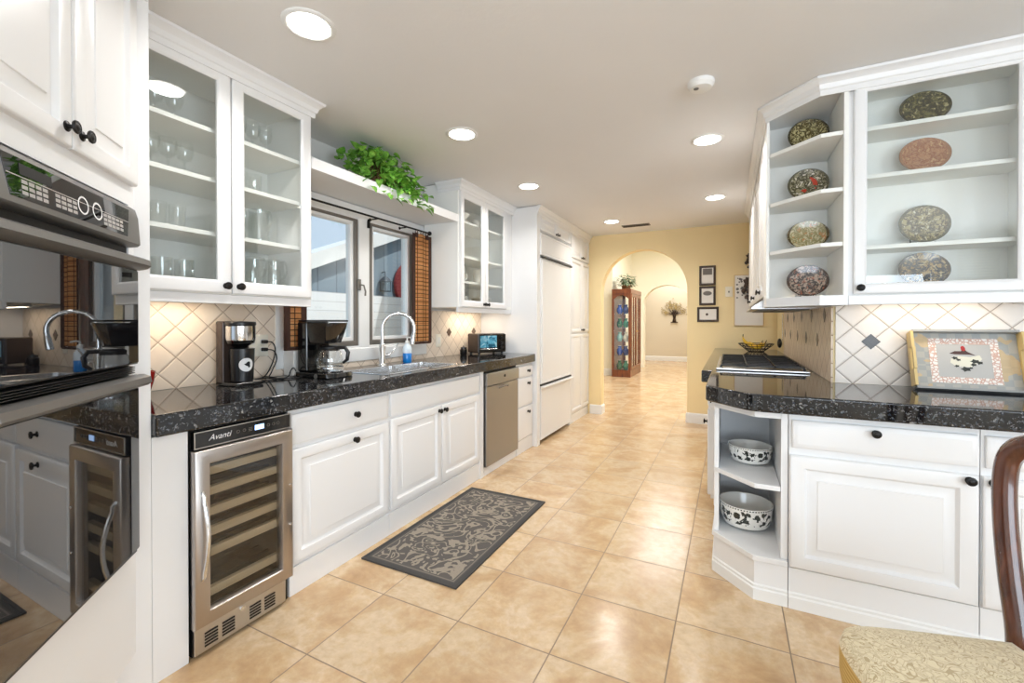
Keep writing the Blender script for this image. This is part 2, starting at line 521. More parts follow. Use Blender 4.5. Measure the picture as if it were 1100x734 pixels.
# ------------------------------------------------------------------ mesh helpers
class MB:
    def __init__(self):
        self.b = bmesh.new()

    def face(self, pts):
        try:
            return self.b.faces.new([self.b.verts.new(p) for p in pts])
        except ValueError:
            return None

    def box(self, x0, x1, y0, y1, z0, z1, rot=None):
        v = [Vector((x, y, z)) for x in (x0, x1) for y in (y0, y1) for z in (z0, z1)]
        if rot:
            v = [rot @ p for p in v]
        v = [self.b.verts.new(p) for p in v]
        for f in ((0, 1, 3, 2), (4, 6, 7, 5), (0, 4, 5, 1), (2, 3, 7, 6), (0, 2, 6, 4), (1, 5, 7, 3)):
            self.b.faces.new([v[i] for i in f])
        return self

    def loft(self, rings, cap0=True, cap1=True, closed=True):
        """rings: lists of points of equal length"""
        vs = [[self.b.verts.new(p) for p in r] for r in rings]
        n = len(vs[0])
        for a, b in zip(vs, vs[1:]):
            for i in range(n if closed else n - 1):
                j = (i + 1) % n
                self.b.faces.new((a[i], a[j], b[j], b[i]))
        if cap0:
            self.b.faces.new(vs[0][::-1])
        if cap1:
            self.b.faces.new(vs[-1])
        return self

    def lathe(self, prof, o=(0, 0, 0), axis='z', seg=24, cap0=True, cap1=True, sx=1.0, sy=1.0):
        rings = []
        for r, h in prof:
            r = max(r, 1e-4)
            ring = []
            for i in range(seg):
                t = 2 * PI * i / seg
                a, b = r * math.cos(t) * sx, r * math.sin(t) * sy
                if axis == 'z':
                    p = (o[0] + a, o[1] + b, o[2] + h)
                elif axis == '-y':
                    p = (o[0] + a, o[1] - h, o[2] + b)
                elif axis == 'x':
                    p = (o[0] + h, o[1] + a, o[2] + b)
                else:
                    p = (o[0] + a, o[1] + h, o[2] + b)
                ring.append(p)
            rings.append(ring)
        return self.loft(rings, cap0, cap1)

    def tube(self, pts, r, seg=8, caps=True, flat=1.0):
        pts = [Vector(p) for p in pts]
        rr = r if isinstance(r, (list, tuple)) else [r] * len(pts)
        rings = []
        up = None
        for i, p in enumerate(pts):
            t = (pts[min(i + 1, len(pts) - 1)] - pts[max(i - 1, 0)]).normalized()
            if up is None:
                up = Vector((0, 0, 1)) if abs(t.z) < 0.9 else Vector((1, 0, 0))
            s = t.cross(up)
            if s.length < 1e-6:
                s = t.orthogonal()
            s.normalize()
            up = s.cross(t).normalized()
            rings.append([p + (s * math.cos(2 * PI * k / seg) + up * math.sin(2 * PI * k / seg) * flat) * rr[i] for k in range(seg)])
        return self.loft(rings, caps, caps)

    def cyl(self, p0, p1, r0, r1=None, seg=16):
        return self.tube([p0, p1], [r0, r1 if r1 is not None else r0], seg)

    def prism(self, poly, z0, z1):
        return self.loft([[(x, y, z0) for x, y in poly], [(x, y, z1) for x, y in poly]])

    def prism_x(self, prof, x0, x1):
        return self.loft([[(x0, y, z) for y, z in prof], [(x1, y, z) for y, z in prof]])

    def sweep(self, path, prof):
        """profile (out, z) swept along an open plan path; 'out' is to the right of travel, mitred at bends"""
        P = [Vector((x, y)) for x, y in path]
        rings = []
        for i, p in enumerate(P):
            d0 = (P[i] - P[i - 1]).normalized() if i > 0 else (P[1] - P[0]).normalized()
            d1 = (P[i + 1] - P[i]).normalized() if i < len(P) - 1 else d0
            n0, n1 = Vector((d0.y, -d0.x)), Vector((d1.y, -d1.x))
            m = (n0 + n1).normalized()
            s = 1 / max(0.3, m.dot(n0))
            rings.append([(p.x + m.x * o * s, p.y + m.y * o * s, z) for o, z in prof])
        return self.loft(rings)

    def panel(self, x0, x1, z0, z1, prof, cap=True, back=False):
        """nested rectangles (inset, y) facing -y"""
        rings = []
        for ins, y in prof:
            rings.append([(x0 + ins, y, z0 + ins), (x1 - ins, y, z0 + ins), (x1 - ins, y, z1 - ins), (x0 + ins, y, z1 - ins)])
        if back:
            rings.append(rings[0])
            vs = [[self.b.verts.new(p) for p in r] for r in rings[:-1]]
            vs.append(vs[0])
            for a, b in zip(vs, vs[1:]):
                for i in range(4):
                    j = (i + 1) % 4
                    self.b.faces.new((a[i], a[j], b[j], b[i]))
            return self
        return self.loft(rings, True, cap)

    def ball(self, c, r, seg=12, sx=1, sy=1, sz=1):
        n = max(4, seg // 2)
        prof = [(r * math.sin(PI * i / n), -r * math.cos(PI * i / n) * sz) for i in range(n + 1)]
        return self.lathe(prof, c, 'z', seg, True, True, sx, sy)

    def build(self, name, mat, parent=None, loc=(0, 0, 0), rotz=0.0, bevel=0.0, sharp=35, rot=None, seg=2):
        bmesh.ops.recalc_face_normals(self.b, faces=self.b.faces)
        me = bpy.data.meshes.new(name)
        self.b.to_mesh(me)
        self.b.free()
        me.polygons.foreach_set('use_smooth', [True] * len(me.polygons))
        me.set_sharp_from_angle(angle=math.radians(sharp))
        me.materials.append(M[mat] if isinstance(mat, str) else mat)
        o = bpy.data.objects.new(name, me)
        o.location = loc
        o.rotation_euler = rot if rot else (0, 0, rotz)
        COL.objects.link(o)
        if parent:
            o.parent = parent
        if bevel:
            md = o.modifiers.new('bevel', 'BEVEL')
            md.width = bevel
            md.segments = seg
            md.limit_method = 'ANGLE'
            md.angle_limit = math.radians(40)
            md.harden_normals = True
        return o


def thing(name, label, cat, loc=(0, 0, 0), rotz=0.0, group=None):
    o = bpy.data.objects.new(name, None)
    o.empty_display_size = 0.05
    o.location = loc
    o.rotation_euler = (0, 0, rotz)
    COL.objects.link(o)
    return tag(o, label, cat, group)


def tag(o, label, cat, group=None):
    o['label'] = label
    o['category'] = cat
    if group:
        o['group'] = group
    return o


def struct(o, label=None):
    o['kind'] = 'structure'
    if label:
        o['label'] = label
        o['category'] = o.name.split('_')[0]
    return o


def dup(root, loc, rotz=None, label=None, scale=None):
    r = root.copy()
    COL.objects.link(r)
    r.location = loc
    if rotz is not None:
        r.rotation_euler = (0, 0, rotz)
    if scale:
        r.scale = scale
    if label:
        r['label'] = label
    for ch in list(root.children):
        c = ch.copy()
        COL.objects.link(c)
        c.parent = r
        for g in list(ch.children):
            d = g.copy()
            COL.objects.link(d)
            d.parent = c
    return r


KNOB = [(0.013, 0), (0.0135, 0.002), (0.012, 0.004), (0.006, 0.006), (0.005, 0.012), (0.008, 0.016), (0.0155, 0.018), (0.017, 0.021), (0.0155, 0.0245), (0.011, 0.0255), (0.010, 0.0245), (0.006, 0.0265), (0.0002, 0.027)]


def knob(x, z, parent, y=-0.02, s=1.0):
    return MB().lathe([(r * s, h * s) for r, h in KNOB], (x, y, z), '-y', 18).build('knob', 'iron', parent)


def raised(fw):
    return [(0, 0), (0, -0.014), (0.004, -0.0185), (0.008, -0.02), (fw - 0.016, -0.02), (fw - 0.010, -0.018), (fw - 0.006, -0.012), (fw, -0.0055), (fw + 0.006, -0.005), (fw + 0.036, -0.0165), (fw + 0.038, -0.0195), (fw + 0.044, -0.020)]


def slab():
    return [(0, 0), (0, -0.011), (0.003, -0.014), (0.012, -0.0165), (0.018, -0.0195), (0.022, -0.02)]


def door(x0, x1, z0, z1, parent, kn=None, fw=0.058, name='door', mat='white'):
    o = MB().panel(x0, x1, z0, z1, raised(fw)).build(name, mat, parent)
    if kn:
        knob(kn[0], kn[1], o)
    return o


def drawer(x0, x1, z0, z1, parent, kn=None, name='drawer'):
    o = MB().panel(x0, x1, z0, z1, slab()).build(name, 'white', parent)
    for q in (kn or []):
        knob(q[0], q[1], o)
    return o


def glass_door(x0, x1, z0, z1, parent, kn=None, fw=0.058, gmat='glass'):
    pr = [(0, 0), (0, -0.015), (0.004, -0.019), (0.007, -0.02), (fw - 0.012, -0.02), (fw - 0.006, -0.0165), (fw, -0.012), (fw, 0)]
    o = MB().panel(x0, x1, z0, z1, pr, back=True).build('door', 'white', parent)
    MB().box(x0 + fw - 0.001, x1 - fw + 0.001, -0.009, -0.006, z0 + fw - 0.001, z1 - fw + 0.001).build('pane', gmat, o)
    if kn:
        knob(kn[0], kn[1], o)
    return o


CROWN = [(0, -0.085), (0.006, -0.085), (0.008, -0.06), (0.014, -0.055), (0.02, -0.035), (0.036, -0.018), (0.044, -0.014), (0.046, -0.002), (0, -0.002)]


def crown(path, ztop, parent, name='crown_moulding'):
    return MB().sweep(path, [(o, ztop + z) for o, z in CROWN]).build(name, 'white', parent, sharp=25)


OX_WALL = -1.292     # face of the wall that starts beside the oven tower
ZC = 2.457          # ceiling
CT, CB = 0.948, 0.868   # worktop top and underside
XW = -2.42          # window wall
XR = 0.49           # hob wall
YB = 2.85           # peninsula splash wall
YE = 5.95           # arch wall
R90, RM90 = PI / 2, -PI / 2
XD = -1.80          # left door fronts
XU = -2.045         # left wall-cabinet door fronts
XF = -1.755         # fridge and pantry fronts

# ------------------------------------------------------------------ structure
struct(MB().box(-4.2, 3.5, -3.1, 15.2, -0.08, 0).build('floor', 'floor'))
struct(MB().box(-2.6, 3.5, -3.1, YE + 0.15, ZC, ZC + 0.12).build('ceiling', 'ceiling'))
# window wall with an opening
WY0, WY1, WZ0, WZ1 = 1.80, 2.985, 1.075, 2.06
mb = MB()
mb.box(XW - 0.14, XW, 0.2, WY0, 0, ZC).box(XW - 0.14, XW, WY1, YE, 0, ZC)
mb.box(XW - 0.14, XW, WY0, WY1, 0, WZ0).box(XW - 0.14, XW, WY0, WY1, WZ1, ZC)
struct(mb.build('wall_left', 'wwall'))
struct(MB().box(-1.43, OX_WALL, -3.1, 0.213, 0, ZC).build('wall_beside_oven', 'wwall'))
# arch wall


def arch_wall(name, mat, x0, x1, y0, y1, z1, ax0, ax1, zs, seg=28, rise=None):
    cx, r = (ax0 + ax1) / 2, (ax1 - ax0) / 2
    rise = rise or r
    b = MB()
    arc = [(cx - r * math.cos(PI * i / seg), zs + rise * math.sin(PI * i / seg)) for i in range(seg + 1)]
    poly = [(x0, 0), (ax0, 0)] + arc + [(ax1, 0), (x1, 0), (x1, z1), (x0, z1)]
    b.loft([[(x, y0, z) for x, z in poly], [(x, y1, z) for x, z in poly]])
    o = b.build(name, mat, sharp=30)
    return struct(o)


arch_wall('wall_arch', 'ywall', -2.56, 0.62, YE, YE + 0.15, ZC, -1.592, -0.488, 1.675)
struct(MB().box(XR, XR + 0.12, YB, YE, 0, ZC).build('wall_hob', 'ywall'))
struct(MB().box(XR + 0.12, 3.5, YB, YB + 0.12, 0, ZC).build('wall_peninsula', 'wwall'))
# nook behind the camera, with big windows
mb = MB()
for a in ((-1.33, -0.35, 0, ZC), (2.55, 2.72, 0, ZC), (3.2, 3.5, 0, ZC), (-0.35, 2.55, 0, 0.55), (-0.35, 2.55, 2.0, ZC), (2.72, 3.2, 0, 0.55), (2.72, 3.2, 2.3, ZC)):
    mb.box(a[0], a[1], -2.92, -2.8, a[2], a[3])
struct(mb.build('wall_back', 'wwall'))
mb = MB()
for a in ((-2.8, -2.0, 0, ZC), (0.2, YB, 0, ZC), (-2.0, 0.2, 0, 0.55), (-2.0, 0.2, 2.1, ZC)):
    mb.box(3.3, 3.42, a[0], a[1], a[2], a[3])
struct(mb.build('wall_right', 'wwall'))
w2 = struct(MB().panel(-0.35, 2.55, 0.55, 2.0, [(0, 0), (0, -0.05), (0.06, -0.05), (0.06, 0)], back=True).build('window_2', 'trim', loc=(0, -2.80, 0)))
mb = MB()
for x in (0.62, 1.58):
    mb.box(x - 0.025, x + 0.025, -0.045, -0.005, 0.6, 1.95)
mb.build('mullion', 'trim', w2)
w3 = struct(MB().panel(2.72, 3.2, 0.55, 2.3, [(0, 0), (0, -0.05), (0.03, -0.05), (0.03, 0)], back=True).build('window_3', 'trim', loc=(0, -2.80, 0)))
mb = MB()
for i in range(44):
    z = 0.62 + i * 0.038
    mb.box(2.755, 3.165, -0.03, -0.022, z, z + 0.026)
mb.build('blind', 'oakshelf', w3)
w4 = struct(MB().panel(-2.0, 0.2, 0.55, 2.1, [(0, 0), (0, -0.05), (0.06, -0.05), (0.06, 0)], back=True).build('window_4', 'trim', loc=(3.36, 0, 0), rotz=R90))
# hall beyond the arch
HZ = 3.35
struct(MB().box(-4.2, 1.2, YE + 0.15, 15.2, HZ, HZ + 0.1).build('ceiling_hall', 'cream'))
struct(MB().box(-4.2, 1.2, YE + 0.151, YE + 0.2, ZC + 0.12, HZ).build('wall_over_arch', 'cream'))
struct(MB().box(-4.2, -2.5, 10.36, 12.6, 0, HZ).build('wall_hall_left', 'cream'))
struct(MB().box(-4.3, -4.2, YE + 0.15, 10.36, 0, HZ).build('wall_hall_side', 'cream'))
struct(MB().box(1.2, 1.3, YE + 0.15, 15.2, 0, HZ).build('wall_hall_right', 'cream'))
arch_wall('wall_inner_arch', 'cream', -2.5, 1.2, 12.6, 12.9, HZ, -2.17, -0.95, 1.76, rise=0.52)
struct(MB().box(-4.2, 1.2, 15.05, 15.2, 0, HZ).build('wall_far', 'beige'))
struct(MB().box(-4.2, -4.1, 12.9, 15.05, 0, HZ).build('wall_far_left', 'beige'))
BB = [(0, 0), (0.014, 0), (0.014, 0.10), (0.010, 0.115), (0.004, 0.122), (0, 0.125)]
struct(MB().sweep([(-1.745, YE - 0.001), (-1.591, YE - 0.001), (-1.591, YE + 0.15)], BB).build('baseboard_arch_left', 'trim'))
struct(MB().sweep([(-0.489, YE + 0.15), (-0.489, YE - 0.001), (-0.16, YE - 0.001)], BB).build('baseboard_arch_right', 'trim'))
struct(MB().sweep([(-4.1, 15.049), (1.2, 15.049)], [(o, z * 1.2) for o, z in BB]).build('baseboard_far', 'trim'))
struct(MB().sweep([(-4.2, 10.359), (-2.499, 10.359), (-2.499, 12.6)], [(o, z * 1.3) for o, z in BB]).build('baseboard_hall', 'trim'))

# tiled splash walls
def accents(parent, mat, ax, pts, r, plane):
    for a, z in pts:
        if ax == 'Y+':
            ring = lambda t: [(plane + t, a, z - r), (plane + t, a + r, z), (plane + t, a, z + r), (plane + t, a - r, z)]
        elif ax == 'Y-':
            ring = lambda t: [(plane - t, a, z - r), (plane - t, a + r, z), (plane - t, a, z + r), (plane - t, a - r, z)]
        else:
            ring = lambda t: [(a, plane - t, z - r), (a + r, plane - t, z), (a, plane - t, z + r), (a - r, plane - t, z)]
        MB().loft([ring(0), ring(0.002)]).build('accent_tile', mat, parent)


sl = tag(MB().box(XW + 0.001, XW + 0.009, 0.81, WY0 - 0.1, CT + 0.001, 1.372).box(XW + 0.001, XW + 0.009, 3.145, 4.097, CT + 0.001, 1.372)
         .box(XW + 0.001, XW + 0.009, WY0 - 0.1, 3.145, CT + 0.001, 0.986).build('tile_backsplash', 'splash_l'),
         'beige tumbled diamond tile backsplash behind the coffee maker and sink', 'backsplash')
sl['kind'] = 'structure'
accents(sl, 'amber', 'Y+', [(3.49, 1.172), (3.942, 1.172)], 0.042, XW + 0.009)
sr = tag(MB().box(XR + 0.009, 3.2, YB - 0.009, YB - 0.001, CT + 0.001, 1.372).build('tile_backsplash', 'splash_r'),
         'pale diamond tile backsplash behind the rooster tray', 'backsplash')
sr['kind'] = 'structure'
accents(sr, 'darktile', 'X', [(0.647 + 0.592 * i, 1.169) for i in range(3)], 0.040, YB - 0.009)
ss = tag(MB().box(XR - 0.009, XR - 0.001, YB, 5.16, CT + 0.001, 1.372).build('tile_backsplash', 'splash_s'),
         'tan diamond tile backsplash beside the gas hob', 'backsplash')
ss['kind'] = 'structure'
accents(ss, 'amber', 'Y-', [(3.26 + 0.447 * i, 1.161) for i in range(5)], 0.042, XR - 0.009)
accents(ss, 'amber', 'Y-', [(3.036 + 0.447 * i, 1.161 + 0.149) for i in range(5)], 0.042, XR - 0.009)

# outside the window
struct(MB().box(-9, -2.58, -1, 12, -0.12, -0.02).build('ground_patio', 'patio'))
gab = [(1.0, 0), (9.5, 0), (9.5, 4.1), (5.55, 2.52), (4.2, 1.98), (1.0, 0.7)]
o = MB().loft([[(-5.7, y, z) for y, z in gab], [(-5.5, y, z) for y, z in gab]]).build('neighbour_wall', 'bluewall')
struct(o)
o = MB().loft([[(-5.72, y, z) for y, z in ((3.0, 1.5), (5.55, 2.52), (9.5, 4.1), (9.5, 4.32), (5.5, 2.72), (3.0, 1.72))], [(-5.3, y, z) for y, z in ((3.0, 1.5), (5.55, 2.52), (9.5, 4.1), (9.5, 4.32), (5.5, 2.72), (3.0, 1.72))]]).build('trim_1', 'trim')
struct(o)
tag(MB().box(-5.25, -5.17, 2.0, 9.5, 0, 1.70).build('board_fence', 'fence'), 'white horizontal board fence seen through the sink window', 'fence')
t = thing('wall_lantern', 'dark glazed wall lantern on the blue-grey wall outside the right sash', 'lantern', (-5.5, 5.90, 1.80))
t.scale = (0.8, 0.8, 0.8)
MB().box(0.03, 0.19, -0.09, 0.09, 0.0, 0.02).build('base_plate', 'lanternmetal', t)
MB().loft([[(0.01, -0.11, 0.22), (0.21, -0.11, 0.22), (0.21, 0.11, 0.22), (0.01, 0.11, 0.22)], [(0.08, -0.03, 0.33), (0.14, -0.03, 0.33), (0.14, 0.03, 0.33), (0.08, 0.03, 0.33)]]).build('roof', 'lanternmetal', t)
MB().tube([(0.001, 0, 0.42), (0.10, 0, 0.44), (0.11, 0, 0.331)], 0.012, 8).build('bracket', 'lanternmetal', t)
for a in (0.035, 0.175):
    for b in (-0.085, 0.075):
        MB().box(a, a + 0.01, b, b + 0.01, 0.02, 0.22).build('cage_bar', 'lanternmetal', t)
MB().box(0.05, 0.17, -0.07, 0.07, 0.021, 0.219).build('lantern_glass', 'glass', t)
tag(MB().lathe([(0.0, 0), (0.42, 0.0), (0.45, 0.02), (0.42, 0.05), (0.0, 0.07)], (0, 0, 0), 'x', 40).build('round_panel', 'redbrown', loc=(-5.48, 6.62, 1.95)),
    'faded red round panel on the wall outside at the right edge of the sash', 'panel')

# ------------------------------------------------------------------ window over the sink
win = struct(MB().panel(1.70, 3.135, 0.99, 2.105, [(0, 0.0), (0, -0.016), (0.012, -0.02), (0.085, -0.018), (0.092, -0.012), (0.098, 0.0)], back=True).build('window_1', 'trim', loc=(XW + 0.001, 0, 0), rotz=R90))


def sash(y0, y1):
    pr = [(0, 0.06), (0, -0.004), (0.006, -0.008), (0.03, -0.008), (0.036, -0.002), (0.036, 0.06)]
    f = MB().panel(y0, y1, 1.10, 2.03, pr, back=True).build('sash_frame', 'winframe', win)
    pr = [(0.037, 0.05), (0.037, 0.004), (0.056, 0.004), (0.062, 0.012), (0.062, 0.05)]
    MB().panel(y0, y1, 1.10, 2.03, pr, back=True).build('glazing_bead', 'trim', f)
    MB().box(y0 + 0.061, y1 - 0.061, 0.028, 0.032, 1.161, 1.969).build('pane', 'glass_win', f)


sash(1.825, 2.35)
sash(2.458, 2.965)
MB().box(2.352, 2.456, -0.012, 0.06, 1.085, 2.05).build('mullion', 'trim', win, bevel=0.004)
MB().box(1.79, 2.99, -0.01, 0.06, 1.072, 1.098).box(1.79, 2.99, -0.01, 0.06, 2.032, 2.062).build('sash_rail', 'trim', win, bevel=0.003)
la = MB().box(2.335, 2.365, -0.022, -0.008, 1.50, 1.58).build('latch', 'grey', win, bevel=0.004)
MB().tube([(2.35, -0.022, 1.54), (2.36, -0.05, 1.535), (2.372, -0.055, 1.49), (2.374, -0.05, 1.46)], 0.006).build('latch_lever', 'grey', la)
MB().box(2.43, 2.452, -0.024, -0.012, 1.965, 2.03).build('latch', 'iron', win, bevel=0.003)

rod = thing('curtain_rod', 'thin black curtain rod with ball end above the sink window', 'curtain rod', (-2.315, 1.68, 2.03))
MB().cyl((0, 0, 0), (0, 1.365, 0), 0.007).build('rod', 'iron', rod)
MB().ball((0, 1.383, 0), 0.019, 16).build('finial', 'iron', rod)
for yy in (0.775, 1.10):
    MB().cyl((0, yy, 0), (-0.083, yy, 0), 0.005).lathe([(0.012, 0), (0.012, 0.004)], (-0.087, yy, 0), 'x', 12).build('bracket', 'iron', rod)


def blind(y0, y1, z0, z1, label):
    t = thing('bamboo_curtain', label, 'curtain', (-2.317, y0, z0), R90, 'bamboo curtains at the sink window')
    w, n = y1 - y0, 24

    def yy(x):
        return 0.010 * math.sin(x / w * 2 * PI * 1.6)
    h = z1 - z0
    MB().loft([[(w * i / n, yy(w * i / n) - 0.0015, 0), (w * i / n, yy(w * i / n) + 0.0015, 0), (w * i / n, yy(w * i / n) + 0.0015, h), (w * i / n, yy(w * i / n) - 0.0015, h)] for i in range(n + 1)]).build('woven_panel', 'bamboo', t)
    for a, b in ((-0.004, 0.04), (w - 0.022, w + 0.004)):
        pts = [a + (b - a) * i / 5 for i in range(6)]
        MB().loft([[(x, yy(x) - 0.003, -0.01), (x, yy(x) + 0.003, -0.01), (x, yy(x) + 0.003, h), (x, yy(x) - 0.003, h)] for x in pts]).build('binding', 'bambooedge', t)
    MB().box(0, w, -0.006, 0.006, -0.018, -0.002).build('hem', 'bambooedge', t)
    for i in range(3):
        x = w * (0.2 + 0.3 * i)
        MB().tube([(x, 0.012 * math.cos(q), h + 0.016 + 0.014 * math.sin(q)) for q in [2 * PI * k / 14 for k in range(15)]], 0.003, 6).box(x - 0.018, x + 0.018, -0.004, 0.004, h - 0.03, h + 0.006).build('tab', 'bambooedge', t)
    return t


blind(1.69, 1.83, 1.12, 2.0, 'short woven bamboo curtain left of the sink window behind the coffee maker')
blind(2.845, 3.075, 1.105, 2.0, 'woven bamboo curtain right of the sink window beside the tall white cupboard')

# ------------------------------------------------------------------ oven tower set across the corner
CX_, CY_ = -1.80, 0.757
K2 = math.sqrt(0.5)
OW = 0.72
OX, OY = CX_ + OW * K2, CY_ - OW * K2
TH = math.radians(135)


def to_oven(X, Y):
    dx, dy = X - OX, Y - OY
    return (dx * math.cos(TH) + dy * math.sin(TH), -dx * math.sin(TH) + dy * math.cos(TH))


ot = thing('oven_cabinet', 'tall white corner cabinet set at an angle around the black double oven', 'cabinet', (OX, OY, 0), TH)
foot = [to_oven(*p) for p in ((CX_, CY_), (CX_, 0.803), (-2.41, 0.803), (-2.41, 0.215), (OX, 0.215), (OX, OY))]
base = MB()
base.prism(foot, 0.15, 0.50)
base.prism([(0.0, 0.07), (OW - 0.075, 0.07), to_oven(CX_, CY_ + 0.012), to_oven(CX_, 0.803)] + foot[2:5], 0.0, 0.1499)
base.prism(foot, 1.655, 2.45)
back = [(0.0, 0.06), (OW - 0.0, 0.06)] + foot[1:5]
base.prism([(0.0, 0.0), (0.045, 0.0), (0.045, 0.1), (0.0, 0.1)], 0.50, 1.655)
base.prism([(OW - 0.035, 0.0), foot[0], foot[1], (OW - 0.035, 0.2)], 0.50, 1.655)
base.build('carcass', 'white', ot)
door(0.020, 0.359, 1.722, 2.40, ot, (0.332, 1.768))
door(0.369, 0.708, 1.722, 2.40, ot, (0.396, 1.768))
# the flush filler below the worktop, between the tower and the wine cooler
ep = MB()
ep.prism([to_oven(*p) for p in ((XD, 0.8045), (XD, 0.918), (-1.84, 0.918), (-1.84, 0.8045))], 0.0, CB - 0.002)
ep.build('filler_panel', 'white', ot)
crown([(0, 0), to_oven(CX_, CY_), to_oven(CX_, 0.80)], ZC, ot)

ov = thing('double_wall_oven', 'black glass and pewter double wall oven in the angled white corner cabinet', 'oven', (OX, OY, 0.51), TH)
x0, x1 = 0.048, 0.682
MB().box(x0 + 0.004, x1 - 0.004, 0.002, 0.055, 0.0, 1.135).build('oven_body', 'dark', ov)
Zo = 0.51
cp = MB()
prof = [(-0.004, 1.004), (-0.026, 1.007), (-0.034, 1.014), (-0.028, 1.10), (-0.02, 1.128), (-0.008, 1.136), (0.0, 1.136), (0.0, 1.004)]
cp.prism_x(prof, x0, x1)
cpo = cp.build('control_panel', 'pewter', ov, sharp=50)


def on_cp(x, z):  # front of the control panel at height z
    return -0.0345 + (z - 1.0) * 0.06


def cp_quad(x_0, x_1, z_0, z_1, t=0.0012, slant=0.0):
    return [[(x_0 + slant, on_cp(0, z_0) - t, z_0), (x_1 - slant, on_cp(0, z_0) - t, z_0), (x_1, on_cp(0, z_1) - t, z_1), (x_0, on_cp(0, z_1) - t, z_1)],
            [(x_0 + slant, on_cp(0, z_0) + 0.002, z_0), (x_1 - slant, on_cp(0, z_0) + 0.002, z_0), (x_1, on_cp(0, z_1) + 0.002, z_1), (x_0, on_cp(0, z_1) + 0.002, z_1)]]


MB().loft(cp_quad(0.10, 0.62, 1.028, 1.115, 0.0012, 0.02)).build('touch_panel', 'blackglass', cpo)
for xx, n in ((0.155, 4), (0.265, 4), (0.47, 5)):
    kb = MB()
    for i in range(n):
        for j in range(3):
            kb.loft(cp_quad(xx + i * 0.022, xx + i * 0.022 + 0.017, 1.038 + j * 0.012, 1.046 + j * 0.012, 0.002))
    kb.build('keypad', 'keys', cpo)
MB().loft(cp_quad(0.15, 0.255, 1.080, 1.104, 0.002)).build('display', 'dark', cpo)
MB().loft(cp_quad(0.112, 0.61, 1.0735, 1.0755, 0.002)).build('panel_line', 'keys', cpo)  # pale line standing in for a reflection across the panel
for xx in (0.375, 0.44):
    kb = MB()
    for q in range(24):
        a, b = 2 * PI * q / 24, 2 * PI * (q + 1) / 24
        pts = []
        for an, rr in ((a, 0.024), (b, 0.024), (b, 0.019), (a, 0.019)):
            zz = 1.068 + rr * math.sin(an)
            pts.append((xx + rr * math.cos(an), on_cp(0, zz) - 0.0022, zz))
        kb.face(pts)
    kb.build('dial_ring', 'white_mark', cpo)


def oven_door(name, z0, z1, bar_top, zbar0, zbar1):
    d = MB().box(x0, x1, -0.026, 0.0, z0, z1).build(name, 'black', ov, bevel=0.003)
    MB().box(x0 + 0.004, x1 - 0.004, -0.0285, -0.0262, z0 + 0.006, zbar0 - 0.004).build('glass', 'blackglass', d)
    prof = [(-0.027, zbar0), (-0.052, zbar0 + 0.006), (-0.062, zbar0 + 0.016), (-0.058, zbar1 - 0.008), (-0.04, zbar1), (-0.027, zbar1)]
    MB().prism_x(prof, x0 - 0.004, x1 + 0.006).build('handle_rail', 'pewter', d, sharp=50)
    return d


od = oven_door('upper_door', 0.622, 0.972, 0, 0.930, 0.972)
vt = MB()
for i in range(4):
    vt.prism_x([(-0.03, 0.596 + i * 0.0062), (-0.012, 0.600 + i * 0.0062), (-0.012, 0.598 + i * 0.0062), (-0.03, 0.594 + i * 0.0062)], x0 + 0.03, x1 - 0.03)
vt.build('vent_slats', 'black', ov)
oven_door('lower_door', 0.010, 0.587, 0, 0.545, 0.587)
MB().box(x0, x1, -0.02, 0.0, 0.0, 0.008).build('trim_strip', 'black', ov)

# ------------------------------------------------------------------ left base run (local x = along the wall, front faces the aisle)


def base_box(name, label, y0, y1, xface=XD, cat='cabinet', kick=True, z0=0.13, top=None):
    t = thing(name, label, cat, (xface, y0, 0), R90)
    w = y1 - y0
    MB().box(0.001, w - 0.001, 0.0205, 0.60, z0, top or CB - 0.002).build('carcass', 'white', t)
    if top:
        MB().box(0.001, w - 0.001, 0.0205, 0.04, top + 0.001, CB - 0.002).build('front_rail', 'white', t)
    if kick:
        MB().box(0.001, w - 0.001, 0.012, 0.60, 0, z0 - 0.001).build('kickboard', 'white', t, bevel=0.003)
    return t, w


def shift(o, dy):
    o.location.y += dy
    return o


t, w = base_box('base_cabinet', 'white base cabinet with one drawer and one door right of the wine cooler', 1.343, 2.003)
shift(drawer(0.010, w - 0.012, 0.700, 0.842, t, [(w / 2 + 0.06, 0.775)]), 0.02)
shift(door(0.010, w - 0.012, 0.150, 0.678, t, (w / 2 + 0.055, 0.640)), 0.02)
t, w = base_box('sink_cabinet', 'white sink base cabinet with plain false front over two doors', 2.004, 3.098, top=0.74)
shift(drawer(0.010, w - 0.055, 0.706, 0.842, t, name='false_front'), 0.02)
shift(door(0.010, 0.513, 0.150, 0.690, t, (0.485, 0.655)), 0.02)
shift(door(0.521, w - 0.055, 0.150, 0.690, t, (0.549, 0.655)), 0.02)
MB().box(w - 0.05, w - 0.001, 0.0, 0.02, 0, CB - 0.002).build('end_stile', 'white', t, bevel=0.002)

